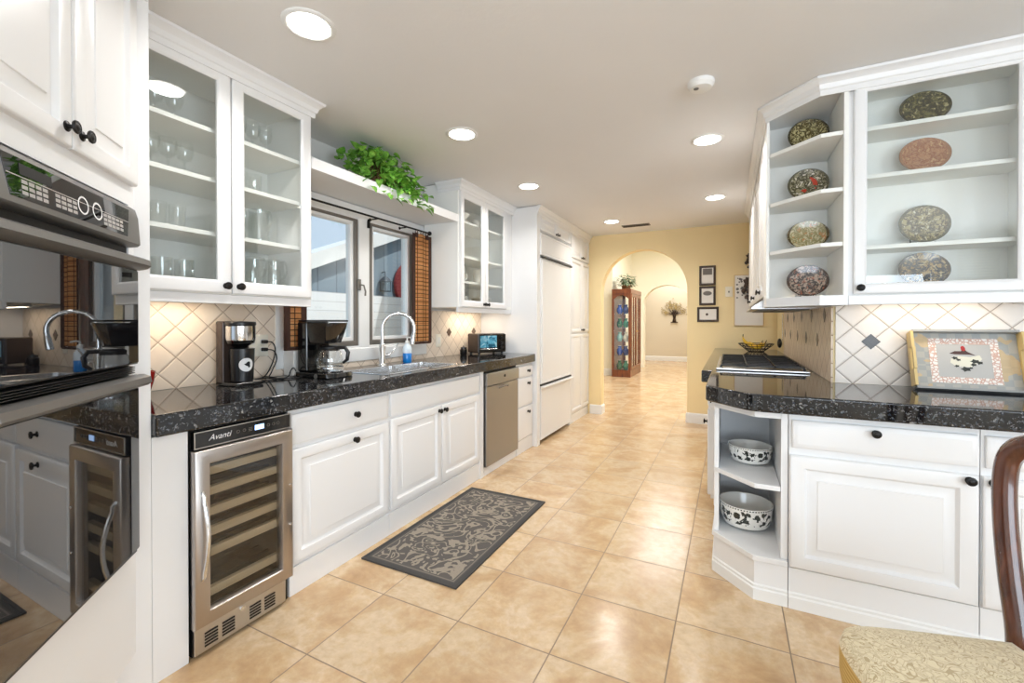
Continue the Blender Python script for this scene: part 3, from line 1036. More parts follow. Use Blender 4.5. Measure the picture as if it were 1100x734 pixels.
# wine cooler
wc = thing('wine_cooler', 'under-counter wine cooler with steel framed glass door and curved handle', 'wine cooler', (XD + 0.012, 0.922, 0), R90)
w = 0.417
MB().box(0.012, 0.022, 0.022, 0.58, 0.005, 0.858).box(w - 0.016, w - 0.008, 0.022, 0.58, 0.005, 0.858).box(0.022, w - 0.016, 0.57, 0.58, 0.005, 0.858).box(0.022, w - 0.016, 0.022, 0.57, 0.005, 0.11).box(0.022, w - 0.016, 0.022, 0.57, 0.78, 0.858).build('cooler_body', 'dark', wc)
p = MB().box(0.010, w - 0.006, 0.0, 0.021, 0.792, 0.856).build('control_panel', 'blackgloss', wc)
MB().panel(0.010, w - 0.006, 0.792, 0.856, [(0, 0), (0, -0.003), (0.004, -0.003), (0.004, 0)], back=True).build('bezel', 'steel_h', p)
MB().box(0.245, 0.285, -0.0015, 0.0, 0.815, 0.836).build('display', 'display', p)
for i, xx in enumerate((0.175, 0.2, 0.305, 0.328, 0.351)):
    MB().lathe([(0.0068, 0), (0.0068, 0.0015), (0.0048, 0.0015), (0.0048, 0.0)], (xx, 0, 0.825), '-y', 18).build('button', 'grey', p)
MB().box(0.218, 0.234, -0.0015, 0.0, 0.829, 0.831).box(0.218, 0.234, -0.0015, 0.0, 0.823, 0.825).box(0.218, 0.234, -0.0015, 0.0, 0.817, 0.819).build('indicator', 'grey', p)
fc = bpy.data.curves.new('logo', 'FONT')
fc.body = 'Avanti'
fc.size = 0.032
fc.shear = 0.35
fc.extrude = 0.0004
fc.materials.append(M['white_mark'])
fo = bpy.data.objects.new('logo', fc)
fo.location = (0.062, -0.0012, 0.815)
fo.rotation_euler = (PI / 2, 0, 0)
fo.parent = p
lm = bpy.data.meshes.new_from_object(fo)
bpy.data.objects.remove(fo)
fo = bpy.data.objects.new('logo', lm)
fo.location = (0.062, -0.0012, 0.815)
fo.rotation_euler = (PI / 2, 0, 0)
fo.parent = p
COL.objects.link(fo)
dz0, dz1 = 0.118, 0.786
dr = MB().panel(0.004, w - 0.004, dz0, dz1, [(0, 0.02), (0, -0.012), (0.006, -0.018), (0.052, -0.018), (0.056, -0.012), (0.056, 0.02)], back=True).build('door', 'steel_b', wc, sharp=50)
MB().box(0.059, w - 0.059, 0.001, 0.006, dz0 + 0.055, dz1 - 0.055).build('pane', 'glass_wine', dr)
pts = [(0.030, -0.018, 0.30), (0.030, -0.03, 0.315)] + [(0.030, -0.03 - 0.028 * math.sin(PI * i / 10), 0.33 + 0.27 * i / 10) for i in range(11)] + [(0.030, -0.03, 0.615), (0.030, -0.018, 0.63)]
MB().tube(pts, 0.0075, 10).build('handle', 'chrome', dr)
for zz in (0.36, 0.54):
    MB().lathe([(0.006, 0), (0.005, 0.003), (0.0, 0.004)], (w - 0.02, -0.018, zz), '-y', 12).build('bolt', 'chrome', dr)
for i in range(6):
    zz = (0.215, 0.37, 0.45, 0.53, 0.61, 0.69)[i]
    s = MB().box(0.026, w - 0.022, 0.026, 0.05, zz - 0.017, zz + 0.017).build('shelf_front', 'oakshelf', wc, bevel=0.004)
    r = MB()
    for j in range(6):
        r.box(0.03, w - 0.026, 0.12 + j * 0.07, 0.135 + j * 0.07, zz - 0.006, zz + 0.004)
    r.build('shelf_rack', 'dark', s)
gr = MB().box(0.010, w - 0.030, 0.002, 0.021, 0.012, 0.112).build('grille', 'steel_h', wc, bevel=0.003)
for xx in (0.07, 0.135, 0.245, 0.31):
    s = MB()
    for j in range(5):
        s.box(xx - 0.024, xx + 0.024, -0.0005, 0.004, 0.030 + j * 0.012, 0.036 + j * 0.012)
    s.build('vent_slot', 'dark', gr)
MB().lathe([(0.010, 0), (0.010, 0.004), (0.004, 0.005), (0, 0.005)], (0.19, 0.002, 0.095), '-y', 18).build('lock', 'chrome', gr)

# dishwasher
dw = thing('dishwasher', 'stainless steel dishwasher between the sink cabinet and the narrow drawers', 'dishwasher', (XD + 0.012, 3.112, 0), R90)
w = 0.606
MB().box(0.004, w - 0.004, 0.022, 0.58, 0.09, CB - 0.004).build('tub', 'dark', dw)
d = MB().box(0.002, w - 0.002, -0.004, 0.021, 0.075, 0.735).build('door', 'steel', dw, bevel=0.004)
MB().prism_x([(-0.004, 0.739), (-0.012, 0.745), (-0.012, 0.83), (-0.006, 0.845), (0.021, 0.845), (0.021, 0.739)], 0.002, w - 0.002).build('control_strip', 'steel', dw)
MB().tube([(w * 0.36, -0.006, 0.70), (w * 0.42, -0.03, 0.715), (w * 0.58, -0.03, 0.715), (w * 0.64, -0.006, 0.70)], 0.006, 8).build('handle', 'grey', d)
MB().lathe([(0.013, 0), (0.012, 0.004), (0.0, 0.005)], (w * 0.52, -0.0125, 0.80), '-y', 16).build('badge', 'dark', dw)
MB().box(0.002, w - 0.002, 0.02, 0.05, 0.0, 0.072).build('kickboard', 'trim', dw)

# narrow drawers
t, w = base_box('drawer_cabinet', 'narrow white cabinet of three drawers next to the fridge', 3.722, 4.096, XD + 0.008)
for a, b in ((0.735, 0.842), (0.455, 0.72), (0.135, 0.44)):
    shift(drawer(0.012, w - 0.012, a, b, t, [(w * 0.62, b - 0.052)]), 0.02)

# ------------------------------------------------------------------ left worktop with sink cut-out
SY0, SY1, SX0, SX1 = 2.03, 2.84, -2.245, -1.855
mb = MB()
XS, YS = [XW + 0.001, SX0, SX1, XD + 0.027], [0.806, SY0, SY1, 4.098]
for (zz) in (CT, CB):
    for i in range(3):
        for j in range(3):
            if (i, j) != (1, 1):
                mb.face([(XS[i], YS[j], zz), (XS[i + 1], YS[j], zz), (XS[i + 1], YS[j + 1], zz), (XS[i], YS[j + 1], zz)])


def wallq(pts):
    for (xa, ya), (xb, yb) in zip(pts, pts[1:] + pts[:1]):
        mb.face([(xa, ya, CB), (xb, yb, CB), (xb, yb, CT), (xa, ya, CT)])


wallq([(XS[0], YS[0]), (XS[1], YS[0]), (XS[2], YS[0]), (XS[3], YS[0]), (XS[3], YS[1]), (XS[3], YS[2]), (XS[3], YS[3]), (XS[2], YS[3]), (XS[1], YS[3]), (XS[0], YS[3]), (XS[0], YS[2]), (XS[0], YS[1])])
wallq([(SX0, SY0), (SX0, SY1), (SX1, SY1), (SX1, SY0)])
bmesh.ops.remove_doubles(mb.b, verts=mb.b.verts, dist=1e-5)
tag(mb.build('granite_worktop', 'granite', bevel=0.008), 'speckled black granite worktop running along the window wall', 'worktop')

# sink: two bowls with a flat rim
sk = thing('kitchen_sink', 'stainless double bowl sink set in the granite under the window', 'sink', (-2.05, 2.435, CT))


def bowl(cx0, cx1, cy0, cy1, depth):
    b = MB()

    def rr(x_0, x_1, y_0, y_1, r, z):
        pts = []
        for (px, py, a0) in ((x_1 - r, y_1 - r, 0), (x_0 + r, y_1 - r, 90), (x_0 + r, y_0 + r, 180), (x_1 - r, y_0 + r, 270)):
            for i in range(5):
                a = math.radians(a0 + 90 * i / 4)
                pts.append((px + r * math.cos(a), py + r * math.sin(a), z))
        return pts
    rings = [rr(cx0 - 0.022, cx1 + 0.022, cy0 - 0.022, cy1 + 0.022, 0.05, 0.0012), rr(cx0 - 0.018, cx1 + 0.018, cy0 - 0.018, cy1 + 0.018, 0.05, 0.004), rr(cx0, cx1, cy0, cy1, 0.045, 0.002),
             rr(cx0 + 0.004, cx1 - 0.004, cy0 + 0.004, cy1 - 0.004, 0.04, -depth * 0.9), rr(cx0 + 0.02, cx1 - 0.02, cy0 + 0.02, cy1 - 0.02, 0.03, -depth)]
    b.loft(rings, False, True)
    return b.build('sink_bowl', 'sink', sk)


for (ya, yb, de) in ((-0.38, 0.03, 0.19), (0.075, 0.38, 0.16)):
    bo = bowl(-0.17, 0.17, ya, yb, de)
    MB().lathe([(0.0, 0.002), (0.03, 0.003), (0.04, 0.006), (0.042, 0.002)], (0, (ya + yb) / 2, -de), 'z', 20).build('drain', 'chrome', bo)

# faucet
fa = thing('kitchen_faucet', 'tall brushed nickel gooseneck faucet behind the sink', 'faucet', (-2.275, 2.445, CT + 0.001))
MB().lathe([(0.030, 0), (0.030, 0.006), (0.026, 0.012), (0.024, 0.02), (0.024, 0.145), (0.02, 0.155), (0.016, 0.16)], (0, 0, 0)).build('faucet_base', 'chrome', fa)
dx, dy = 0.83, 0.56
pts = [(0, 0, 0.15), (0, 0, 0.27)]
R_ = 0.115
for i in range(17):
    a = PI - (PI * 1.08) * i / 16
    rr_ = R_ + R_ * math.cos(a)
    pts.append((rr_ * dx, rr_ * dy, 0.27 + R_ * math.sin(a)))
e = Vector(pts[-1])
MB().tube(pts, 0.013, 12).build('gooseneck', 'chrome', fa)
dn = (Vector(pts[-1]) - Vector(pts[-2])).normalized()
MB().tube([e, e + dn * 0.02, e + dn * 0.08, e + dn * 0.085], [0.014, 0.017, 0.019, 0.014], 14).build('spray_head', 'chrome', fa)
MB().tube([(0.01, 0.015, 0.075), (0.03, 0.045, 0.08)], 0.014, 12).tube([(0.028, 0.042, 0.08), (0.04, 0.06, 0.10), (0.06, 0.10, 0.155), (0.062, 0.105, 0.162)], [0.007, 0.007, 0.009, 0.006], 10, flat=0.6).build('lever', 'chrome', fa)

# dish soap bottle
sb = thing('soap_bottle', 'clear pump bottle of blue dish soap behind the sink', 'bottle', (-2.29, 2.74, CT + 0.0015))
MB().lathe([(0.0, 0.0), (0.036, 0.0), (0.04, 0.008), (0.04, 0.07), (0.036, 0.075), (0.0, 0.075)], (0, 0, 0), sx=0.8).build('liquid', 'bluesolid', sb)
MB().lathe([(0.0405, 0.0755), (0.041, 0.10), (0.036, 0.125), (0.018, 0.145), (0.014, 0.15), (0.014, 0.16)], (0, 0, 0), sx=0.8, cap0=False).build('bottle_shell', 'clearplastic', sb)
MB().cyl((0, 0, 0.16), (0, 0, 0.195), 0.006).tube([(0, 0, 0.195), (0.02, 0.0, 0.198), (0.045, 0.01, 0.192)], 0.006, 8).lathe([(0.016, 0.155), (0.016, 0.17), (0.01, 0.175)], (0, 0, 0)).build('pump', 'china', sb)

# coffee maker
cm = thing('coffee_maker', 'black drip coffee maker with glass carafe in front of the window', 'coffee maker', (-2.283, 1.735, CT + 0.001))
cm.scale = (0.96, 0.96, 0.96)
rb = MB().loft([[(0.0, 0, 0), (0.27, 0.0, 0), (0.29, 0.03, 0), (0.29, 0.17, 0), (0.27, 0.2, 0), (0.0, 0.2, 0)], [(0.0, 0, 0.03), (0.265, 0.0, 0.03), (0.283, 0.03, 0.03), (0.283, 0.17, 0.03), (0.265, 0.2, 0.03), (0.0, 0.2, 0.03)]])
rb.build('base', 'blackgloss', cm, bevel=0.006)
MB().lathe([(0.0, 0), (0.075, 0.0), (0.078, 0.006), (0.07, 0.01), (0.0, 0.01)], (0.185, 0.10, 0.0305)).build('warming_plate', 'chrome', cm)
MB().box(0.0, 0.085, 0.012, 0.188, 0.03, 0.335).build('water_tank', 'blackgloss', cm, bevel=0.012, seg=3)
MB().loft([[(0.085, 0.03, 0.205), (0.215, 0.04, 0.205), (0.225, 0.10, 0.205), (0.215, 0.16, 0.205), (0.085, 0.17, 0.205)], [(0.085, 0.014, 0.30), (0.24, 0.02, 0.30), (0.262, 0.10, 0.30), (0.24, 0.18, 0.30), (0.085, 0.186, 0.30)], [(0.085, 0.014, 0.33), (0.25, 0.02, 0.33), (0.27, 0.10, 0.33), (0.25, 0.18, 0.33), (0.085, 0.186, 0.33)]]).build('filter_basket', 'blackgloss', cm, bevel=0.004)
MB().box(0.0, 0.255, 0.02, 0.18, 0.3355, 0.346).build('lid', 'black', cm, bevel=0.004)
MB().lathe([(0.014, 0), (0.014, 0.003)], (0.18, 0.0, 0.012), '-y', 16).build('switch', 'grey', cm)
ca = MB().lathe([(0.045, 0.0), (0.062, 0.004), (0.072, 0.03), (0.075, 0.06), (0.068, 0.10), (0.055, 0.125), (0.052, 0.135)], (0.185, 0.10, 0.0415), cap1=False).build('carafe', 'ware2', cm)
MB().lathe([(0.0535, 0.118), (0.056, 0.122), (0.056, 0.14), (0.045, 0.148), (0.0, 0.15)], (0.185, 0.10, 0.0415)).build('carafe_lid', 'black', ca)
MB().tube([(0.23, 0.115, 0.178), (0.275, 0.135, 0.178), (0.292, 0.142, 0.15), (0.286, 0.14, 0.105), (0.262, 0.13, 0.085)], [0.011, 0.012, 0.012, 0.011, 0.008], 10).build('handle', 'black', ca)
MB().lathe([(0.0755, 0.012), (0.0775, 0.013), (0.0775, 0.02), (0.0755, 0.021)], (0.185, 0.10, 0.0415), cap0=False, cap1=False).build('band', 'chrome', ca)

# coffee grinder
cg = thing('coffee_grinder', 'black and steel coffee grinder with round white emblem near the oven tower', 'grinder', (-2.345, 1.325, CT + 0.001))
MB().box(0.0, 0.06, 0.0, 0.14, 0.0, 0.325).build('column', 'browncol', cg, bevel=0.008, seg=3)
MB().box(0.0, 0.175, 0.0, 0.14, 0.0, 0.018).build('base', 'blackgloss', cg, bevel=0.005)
MB().lathe([(0.050, 0.222), (0.066, 0.228), (0.068, 0.24), (0.068, 0.30), (0.064, 0.305), (0.0, 0.305)], (0.095, 0.07, 0)).build('hopper_band', 'chrome', cg)
MB().lathe([(0.069, 0.303), (0.071, 0.31), (0.068, 0.322), (0.0, 0.326)], (0.095, 0.07, 0)).build('hopper_lid', 'black', cg)
MB().lathe([(0.03, 0.188), (0.036, 0.198), (0.062, 0.212), (0.066, 0.2275), (0.0, 0.2275)], (0.095, 0.07, 0)).build('throat', 'blackgloss', cg)
cb = MB().lathe([(0.047, 0.019), (0.050, 0.022), (0.056, 0.17), (0.056, 0.185), (0.05, 0.186), (0.0, 0.186)], (0.108, 0.07, 0)).build('grounds_bin', 'black', cg)
em = MB()
A0 = math.radians(-12)


def on_bin(u, v, off=0.001):   # u across, v up, on the bin's curved front
    r = 0.0505 + (v - 0.022) * 0.0405 + off
    a = A0 + u / 0.054
    return (0.108 + r * math.cos(a), 0.07 + r * math.sin(a), v)


em = MB()
cen = on_bin(0, 0.105)
ring = [on_bin(0.034 * math.cos(2 * PI * q / 28), 0.105 + 0.034 * math.sin(2 * PI * q / 28)) for q in range(28)]
for rr0 in range(6):
    for q in range(28):
        f = lambda rr, qq: on_bin(0.034 * rr / 6 * math.cos(2 * PI * qq / 28), 0.105 + 0.034 * rr / 6 * math.sin(2 * PI * qq / 28))
        if rr0 == 0:
            em.face([f(0, 0), f(1, q), f(1, q + 1)])
        else:
            em.face([f(rr0, q), f(rr0 + 1, q), f(rr0 + 1, q + 1), f(rr0, q + 1)])
eo = em.build('emblem', 'white_mark', cb)
bl = MB()
shape = [(-0.012, 0.004), (-0.004, 0.007), (0.004, 0.015), (0.012, 0.017), (0.017, 0.010), (0.016, 0.0), (0.018, -0.010), (0.011, -0.016), (0.006, -0.008), (-0.003, -0.004)]
bl.face([on_bin(u, 0.105 + v, 0.0018) for u, v in shape])
bl.build('emblem_mark', 'plug', eo)

# power plate, plugs, cords
op = thing('outlet_plate', 'white double wall outlet plate above the grinder cords', 'outlet', (XW + 0.0095, 1.587, 1.135), R90)
MB().panel(-0.066, 0.066, -0.062, 0.062, [(0, 0), (0, -0.003), (0.004, -0.006), (0.006, -0.0065)]).build('plate', 'plate_switch', op)
for xx in (-0.03, 0.03):
    for zz in (-0.022, 0.022):
        MB().lathe([(0.0155, 0), (0.015, 0.0015), (0, 0.0015)], (xx, -0.0065, zz), '-y', 16).build('socket', 'china', op)
c1 = thing('power_cord', 'black cord from the upper plug of the outlet to the grinder', 'cord', (XW + 0.018, 1.617, 1.157), R90)
MB().box(-0.012, 0.012, -0.032, 0.0, -0.010, 0.010).build('plug', 'plug', c1, bevel=0.004)
pts = [(0, -0.03, 0), (0.03, -0.04, -0.005), (0.045, -0.045, -0.05), (0.02, -0.05, -0.13), (-0.03, -0.055, -0.195), (-0.10, -0.06, -0.2), (-0.06, -0.09, -0.198), (-0.12, -0.10, -0.2)]


def smooth(pts, n=6):
    P = [Vector(p) for p in pts]
    P = [P[0]] + P + [P[-1]]
    out = []
    for i in range(1, len(P) - 2):
        for k in range(n):
            t_ = k / n
            a, b, c_, d_ = P[i - 1], P[i], P[i + 1], P[i + 2]
            out.append(0.5 * ((2 * b) + (-a + c_) * t_ + (2 * a - 5 * b + 4 * c_ - d_) * t_ ** 2 + (-a + 3 * b - 3 * c_ + d_) * t_ ** 3))
    out.append(P[-2])
    return out


MB().tube(smooth(pts), 0.0035, 6).build('cable', 'plug', c1)
c2 = thing('power_cord', 'black cord from the lower plug of the outlet looping to the coffee maker', 'cord', (XW + 0.018, 1.617, 1.113), R90)
MB().box(-0.012, 0.012, -0.032, 0.0, -0.010, 0.010).build('plug', 'plug', c2, bevel=0.004)
pts = [(0, -0.03, 0), (0.04, -0.04, -0.01), (0.05, -0.05, -0.06), (0.01, -0.06, -0.13), (-0.02, -0.09, -0.157), (0.04, -0.15, -0.157), (0.075, -0.14, -0.12), (0.10, -0.13, -0.11), (0.116, -0.128, -0.13)]
MB().tube(smooth(pts), 0.0035, 6).build('cable', 'plug', c2)
c3 = tag(MB().tube(smooth([(-2.30, 1.48, CT + 0.005), (-2.24, 1.55, CT + 0.005), (-2.30, 1.63, CT + 0.005), (-2.36, 1.60, CT + 0.012), (-2.30, 1.55, CT + 0.012), (-2.22, 1.64, CT + 0.005), (-2.22, 1.73, CT + 0.005), (-2.29, 1.79, CT + 0.005)]), 0.0035, 6).build('loose_cord', 'plug'),
         'slack black cord lying coiled on the granite between grinder and coffee maker', 'cord')
op2 = thing('outlet_plate', 'white wall outlet plate right of the bamboo curtain', 'outlet', (XW + 0.0095, 3.32, 1.10), R90)
MB().panel(-0.038, 0.038, -0.058, 0.058, [(0, 0), (0, -0.003), (0.004, -0.006), (0.006, -0.0065)]).build('plate', 'plate_switch', op2)
MB().box(-0.014, 0.014, -0.009, -0.0066, -0.03, 0.03).build('socket', 'china', op2, bevel=0.002)
# white box behind the coffee maker
tag(MB().box(0, 0.09, 0, 0.045, 0, 0.15).build('paper_packet', 'paper', loc=(-2.40, 1.745, CT + 0.001), bevel=0.004), 'small white packet standing behind the coffee maker under the bamboo curtain', 'packet')
# red mug
rm = thing('red_cup', 'red cup at the left end of the granite beside the oven tower', 'cup', (-2.30, 0.985, CT + 0.001))
MB().lathe([(0.03, 0), (0.034, 0.004), (0.05, 0.06), (0.056, 0.105), (0.052, 0.105), (0.046, 0.06), (0.03, 0.012), (0.0, 0.01)], (0, 0, 0)).build('cup_body', 'red', rm)

# toaster oven
to = thing('toaster_oven', 'black toaster oven with blue reflections painted on its glass door by the fridge panel', 'toaster oven', (-2.215, 3.70, CT + 0.001), math.radians(66))
w = 0.345
MB().box(0, w, 0.0, 0.18, 0.014, 0.205).build('housing', 'browncol', to, bevel=0.012, seg=3)
fr = MB().box(0.004, w - 0.004, -0.012, -0.001, 0.016, 0.20).build('front_panel', 'blackgloss', to, bevel=0.004)
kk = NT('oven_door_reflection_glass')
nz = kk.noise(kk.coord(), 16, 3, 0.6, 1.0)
kk.set(kk.ramp(nz, [(0.35, srgb(30, 84, 110)), (0.5, srgb(96, 178, 206)), (0.66, srgb(200, 228, 232))]), 0.08, coat=0.8)  # blue and white reflections painted into the door glass colour
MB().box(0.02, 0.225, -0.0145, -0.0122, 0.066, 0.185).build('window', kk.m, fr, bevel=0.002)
MB().tube([(0.02, -0.012, 0.05), (0.03, -0.035, 0.052), (0.215, -0.035, 0.052), (0.225, -0.012, 0.05)], 0.006, 8).build('handle', 'chrome', fr)
for zz in (0.16, 0.11, 0.06):
    MB().lathe([(0.018, 0), (0.017, 0.012), (0, 0.014)], (0.285, -0.012, zz), '-y', 18).build('dial', 'black', fr)
for xx in (0.03, w - 0.03):
    for yy in (0.02, 0.16):
        MB().cyl((xx, yy, 0.0), (xx, yy, 0.0145), 0.012).build('foot', 'black', to)
jr = thing('small_jar', 'small dark jar standing left of the toaster oven', 'jar', (-2.33, 3.62, CT + 0.001))
MB().lathe([(0.0, 0), (0.03, 0), (0.034, 0.006), (0.034, 0.05), (0.026, 0.06), (0, 0.06)], (0, 0, 0)).build('jar_body', 'iron', jr)
MB().lathe([(0.028, 0.0602), (0.028, 0.075), (0.006, 0.08), (0.006, 0.09), (0, 0.092)], (0, 0, 0)).build('jar_lid', 'blackgloss', jr)

# ------------------------------------------------------------------ wall cabinets, left


def wall_cabinet(name, label, loc, rot, w, z0, z1, depth, shelves, fl=0.02, fr_=0.02, cat='cabinet'):
    """open carcass; local front at y=0"""
    t = thing(name, label, cat, loc, rot)
    th = 0.018
    b = MB()
    b.box(0, th, 0.0, depth, z0, z1).box(w - th, w, 0.0, depth, z0, z1)
    b.box(th, w - th, 0.0, depth, z1 - 0.05, z1).box(th, w - th, 0.0, depth, z0, z0 + 0.03)
    b.box(th, w - th, depth - 0.008, depth, z0 + 0.03, z1 - 0.05)
    b.build('carcass', 'white_in', t)
    for z in shelves:
        MB().box(th + 0.001, w - th - 0.001, 0.03, depth - 0.009, z - 0.02, z).build('shelf', 'white_in', t, bevel=0.002)
    return t


# cabinet by the oven
U1Y0, U1Y1 = 0.806, 1.655
UD = 0.348
SH1 = [2.135, 1.915, 1.675]
u1 = wall_cabinet('glass_cabinet', 'white wall cabinet with two glass doors full of glassware beside the oven tower', (XU - 0.0, U1Y0, 0), R90, U1Y1 - U1Y0, 1.395, 2.45, UD, SH1)
w = U1Y1 - U1Y0
MB().box(0.0, w, 0.0005, 0.019, 1.352, 1.3945).build('light_rail', 'white', u1, bevel=0.003)
MB().box(w / 2 - 0.025, w / 2 + 0.025, 0.0005, 0.018, 1.4255, 2.399).build('face_stile', 'white', u1)
glass_door(0.012, 0.4115, 1.399, 2.396, u1, (0.385, 1.432))
glass_door(0.4175, w - 0.012, 1.399, 2.396, u1, (0.445, 1.432))
MB().box(0.0, w, -0.02, 0.0, 2.399, 2.45).build('frieze', 'white', u1)
crown([(-0.0, -0.02), (w, -0.02), (w, 0.2)], ZC, u1)
hb = MB()
for z in (1.50, 2.28):
    hb.box(w - 0.019, w - 0.0175, 0.02, 0.06, z - 0.012, z + 0.012)
hb.build('hinge', 'iron', u1)

# cabinet by the fridge
U2Y0, U2Y1 = 3.092, 4.094
u2 = wall_cabinet('glass_cabinet', 'white wall cabinet with two glass doors between the window and the fridge panel', (XU, U2Y0, 0), R90, U2Y1 - U2Y0, 1.395, 2.45, UD, [2.155, 1.85, 1.63])
w = U2Y1 - U2Y0
MB().box(0.0, w, 0.0005, 0.019, 1.352, 1.3945).build('light_rail', 'white', u2, bevel=0.003)
MB().box(0.015, 0.022, 0.0005, 0.018, 1.40, 2.399).box(0.41, 0.45, 0.0005, 0.018, 1.4255, 2.399).box(0.862, w - 0.019, -0.0, 0.018, 1.4255, 2.399).build('face_stile', 'white', u2)
glass_door(0.022, 0.428, 1.399, 2.380, u2, (0.40, 1.43))
glass_door(0.434, 0.860, 1.399, 2.380, u2, (0.462, 1.43))
MB().box(0.0, w, -0.02, 0.0, 2.383, 2.45).build('frieze', 'white', u2)
crown([(0, 0.2), (0.0, -0.02), (w, -0.02)], ZC, u2)

# display shelf over the window
dsf = thing('display_shelf', 'thick white shelf spanning above the sink window between the wall cabinets', 'shelf', (XU, 1.657, 0), R90)
w = 3.091 - 1.658
MB().box(0, w, 0.0, UD + 0.026, 2.112, 2.167).build('shelf_board', 'white', dsf, bevel=0.003)
MB().box(0, w, -0.006, 0.0, 2.106, 2.170).build('shelf_edge', 'white', dsf, bevel=0.002)

# glassware: prototypes then copies


def ware(kind, label, cat, group, mat='ware'):
    t = thing(kind, label, cat, (0, 0, -5), 0, group)
    return t


def place(proto, spots, labels, used):
    for (loc, lab) in zip(spots, labels):
        if not used.get(proto.name):
            used[proto.name] = True
            proto.location = loc
            proto['label'] = lab
        else:
            dup(proto, loc, None, lab)


used = {}


def glass_proto(name, prof, cat, group, mat='ware', handle=None, stem=None):
    t = thing(name, '', cat, (0, 0, -5), 0, group)
    MB().lathe(prof, (0, 0, 0), seg=20, cap0=False, cap1=False).build('bowl' if stem else 'glass_body', mat, t)
    if stem:
        MB().lathe(stem, (0, 0, 0), seg=16).build('foot', mat, t)
    if handle:
        MB().tube(smooth(handle), 0.005, 8).build('handle', mat, t)
    return t


tumb = [(0.0, 0.004), (0.026, 0.0), (0.029, 0.004), (0.034, 0.11), (0.032, 0.11), (0.027, 0.008), (0.0, 0.008)]
tumbler = glass_proto('tumbler', tumb, 'glass', 'tumblers in the glass cabinets')
goblet = glass_proto('goblet', [(0.006, 0.07), (0.026, 0.082), (0.036, 0.11), (0.034, 0.155), (0.032, 0.155), (0.034, 0.11), (0.024, 0.085), (0.0, 0.078)], 'glass', 'stemmed glasses in the glass cabinets', 'ware', None, [(0.032, 0.0), (0.032, 0.003), (0.006, 0.008), (0.005, 0.07), (0.006, 0.0705)])
mug = glass_proto('glass_mug', [(0.0, 0.006), (0.034, 0.0), (0.038, 0.006), (0.039, 0.12), (0.036, 0.12), (0.035, 0.012), (0.0, 0.012)], 'mug', 'glass mugs on the bottom shelf', 'ware2', [(0.038, 0, 0.10), (0.062, 0, 0.10), (0.07, 0, 0.07), (0.06, 0, 0.035), (0.037, 0, 0.03)])
pitch = glass_proto('glass_pitcher', [(0.0, 0.005), (0.045, 0.0), (0.05, 0.006), (0.056, 0.09), (0.047, 0.15), (0.053, 0.175), (0.05, 0.175), (0.044, 0.15), (0.052, 0.09), (0.047, 0.012), (0.0, 0.012)], 'pitcher', 'glass pitchers', 'ware2', [(0.05, 0, 0.16), (0.09, 0, 0.155), (0.095, 0, 0.10), (0.055, 0, 0.06)])


def gz(i):
    return ([1.4262] + SH1[::-1])[i] + 0.001


def row(proto, x, ys, shelf, what):
    where = ('bottom shelf', 'second shelf up', 'third shelf up', 'top shelf')[shelf]
    for i, yv in enumerate(ys):
        side = 'left' if yv < 1.23 else 'right'
        n = len(ys)
        pos = ('leftmost', 'middle', 'rightmost')[0 if i == 0 else (2 if i == n - 1 else 1)] if n < 4 else ('leftmost', 'second from left', 'third from left', 'rightmost')[i]
        place(proto, [(x, yv, gz(shelf))], ['%s, %s on the %s, %s door by the oven' % (what, pos, where, side)], used)


row(goblet, -2.20, (0.93, 1.00, 1.075), 3, 'stemmed glass')
row(goblet, -2.20, (0.92, 0.985, 1.05, 1.115), 2, 'stemmed goblet')
row(tumbler, -2.20, (0.94, 1.01, 1.085), 1, 'clear tumbler')
row(mug, -2.18, (0.93, 1.015, 1.10), 0, 'glass mug')
row(goblet, -2.20, (1.29, 1.36, 1.43, 1.50), 3, 'wine glass')
row(tumbler, -2.20, (1.285, 1.365, 1.44), 2, 'short tumbler')
row(pitch, -2.21, (1.335, 1.47), 1, 'clear glass pitcher')
row(pitch, -2.21, (1.31, 1.44, 1.555), 0, 'tall glass jug')

# dishes in the far cabinet
bs = thing('bowl_stack', 'white serving bowl on the top shelf of the far glass cabinet', 'bowl', (-2.20, 3.31, 2.157))
MB().lathe([(0.0, 0.004), (0.05, 0.0), (0.055, 0.008), (0.10, 0.05), (0.115, 0.075), (0.108, 0.075), (0.09, 0.045), (0.0, 0.012)], (0, 0, 0), cap0=False).build('bowl_body', 'china', bs)
MB().lathe([(0.105, 0.075), (0.1155, 0.0755), (0.1155, 0.079), (0.105, 0.079)], (0, 0, 0), cap0=False, cap1=False).build('rim', 'china', bs)
cupp = thing('white_cup', 'white cup on the top shelf of the far glass cabinet, right door', 'cup', (-2.20, 3.64, 2.157))
MB().lathe([(0.0, 0.004), (0.03, 0.0), (0.034, 0.005), (0.042, 0.085), (0.039, 0.085), (0.03, 0.01), (0.0, 0.01)], (0, 0, 0)).build('cup_body', 'china', cupp)
MB().tube(smooth([(0.04, 0, 0.07), (0.062, 0, 0.068), (0.062, 0, 0.035), (0.037, 0, 0.025)]), 0.005, 8).build('handle', 'china', cupp)
cup2 = dup(cupp, (-2.2, 3.36, 1.632), 0.6, 'white cup on the second shelf up of the far glass cabinet, left door')
dup(cupp, (-2.2, 3.66, 1.632), 0.9, 'white cup on the second shelf up of the far glass cabinet, right door', (1.05, 1.05, 1.7))
dup(tumbler, (-2.2, 3.25, 1.852), None, 'clear tumbler on the third shelf up of the far glass cabinet, nearest the window')
dup(tumbler, (-2.2, 3.36, 1.852), None, 'clear tumbler on the third shelf up of the far glass cabinet, by the middle stile')
pl = thing('plate_stack', 'stack of white plates at the bottom left of the far glass cabinet', 'plates', (-2.2, 3.31, 1.4265))
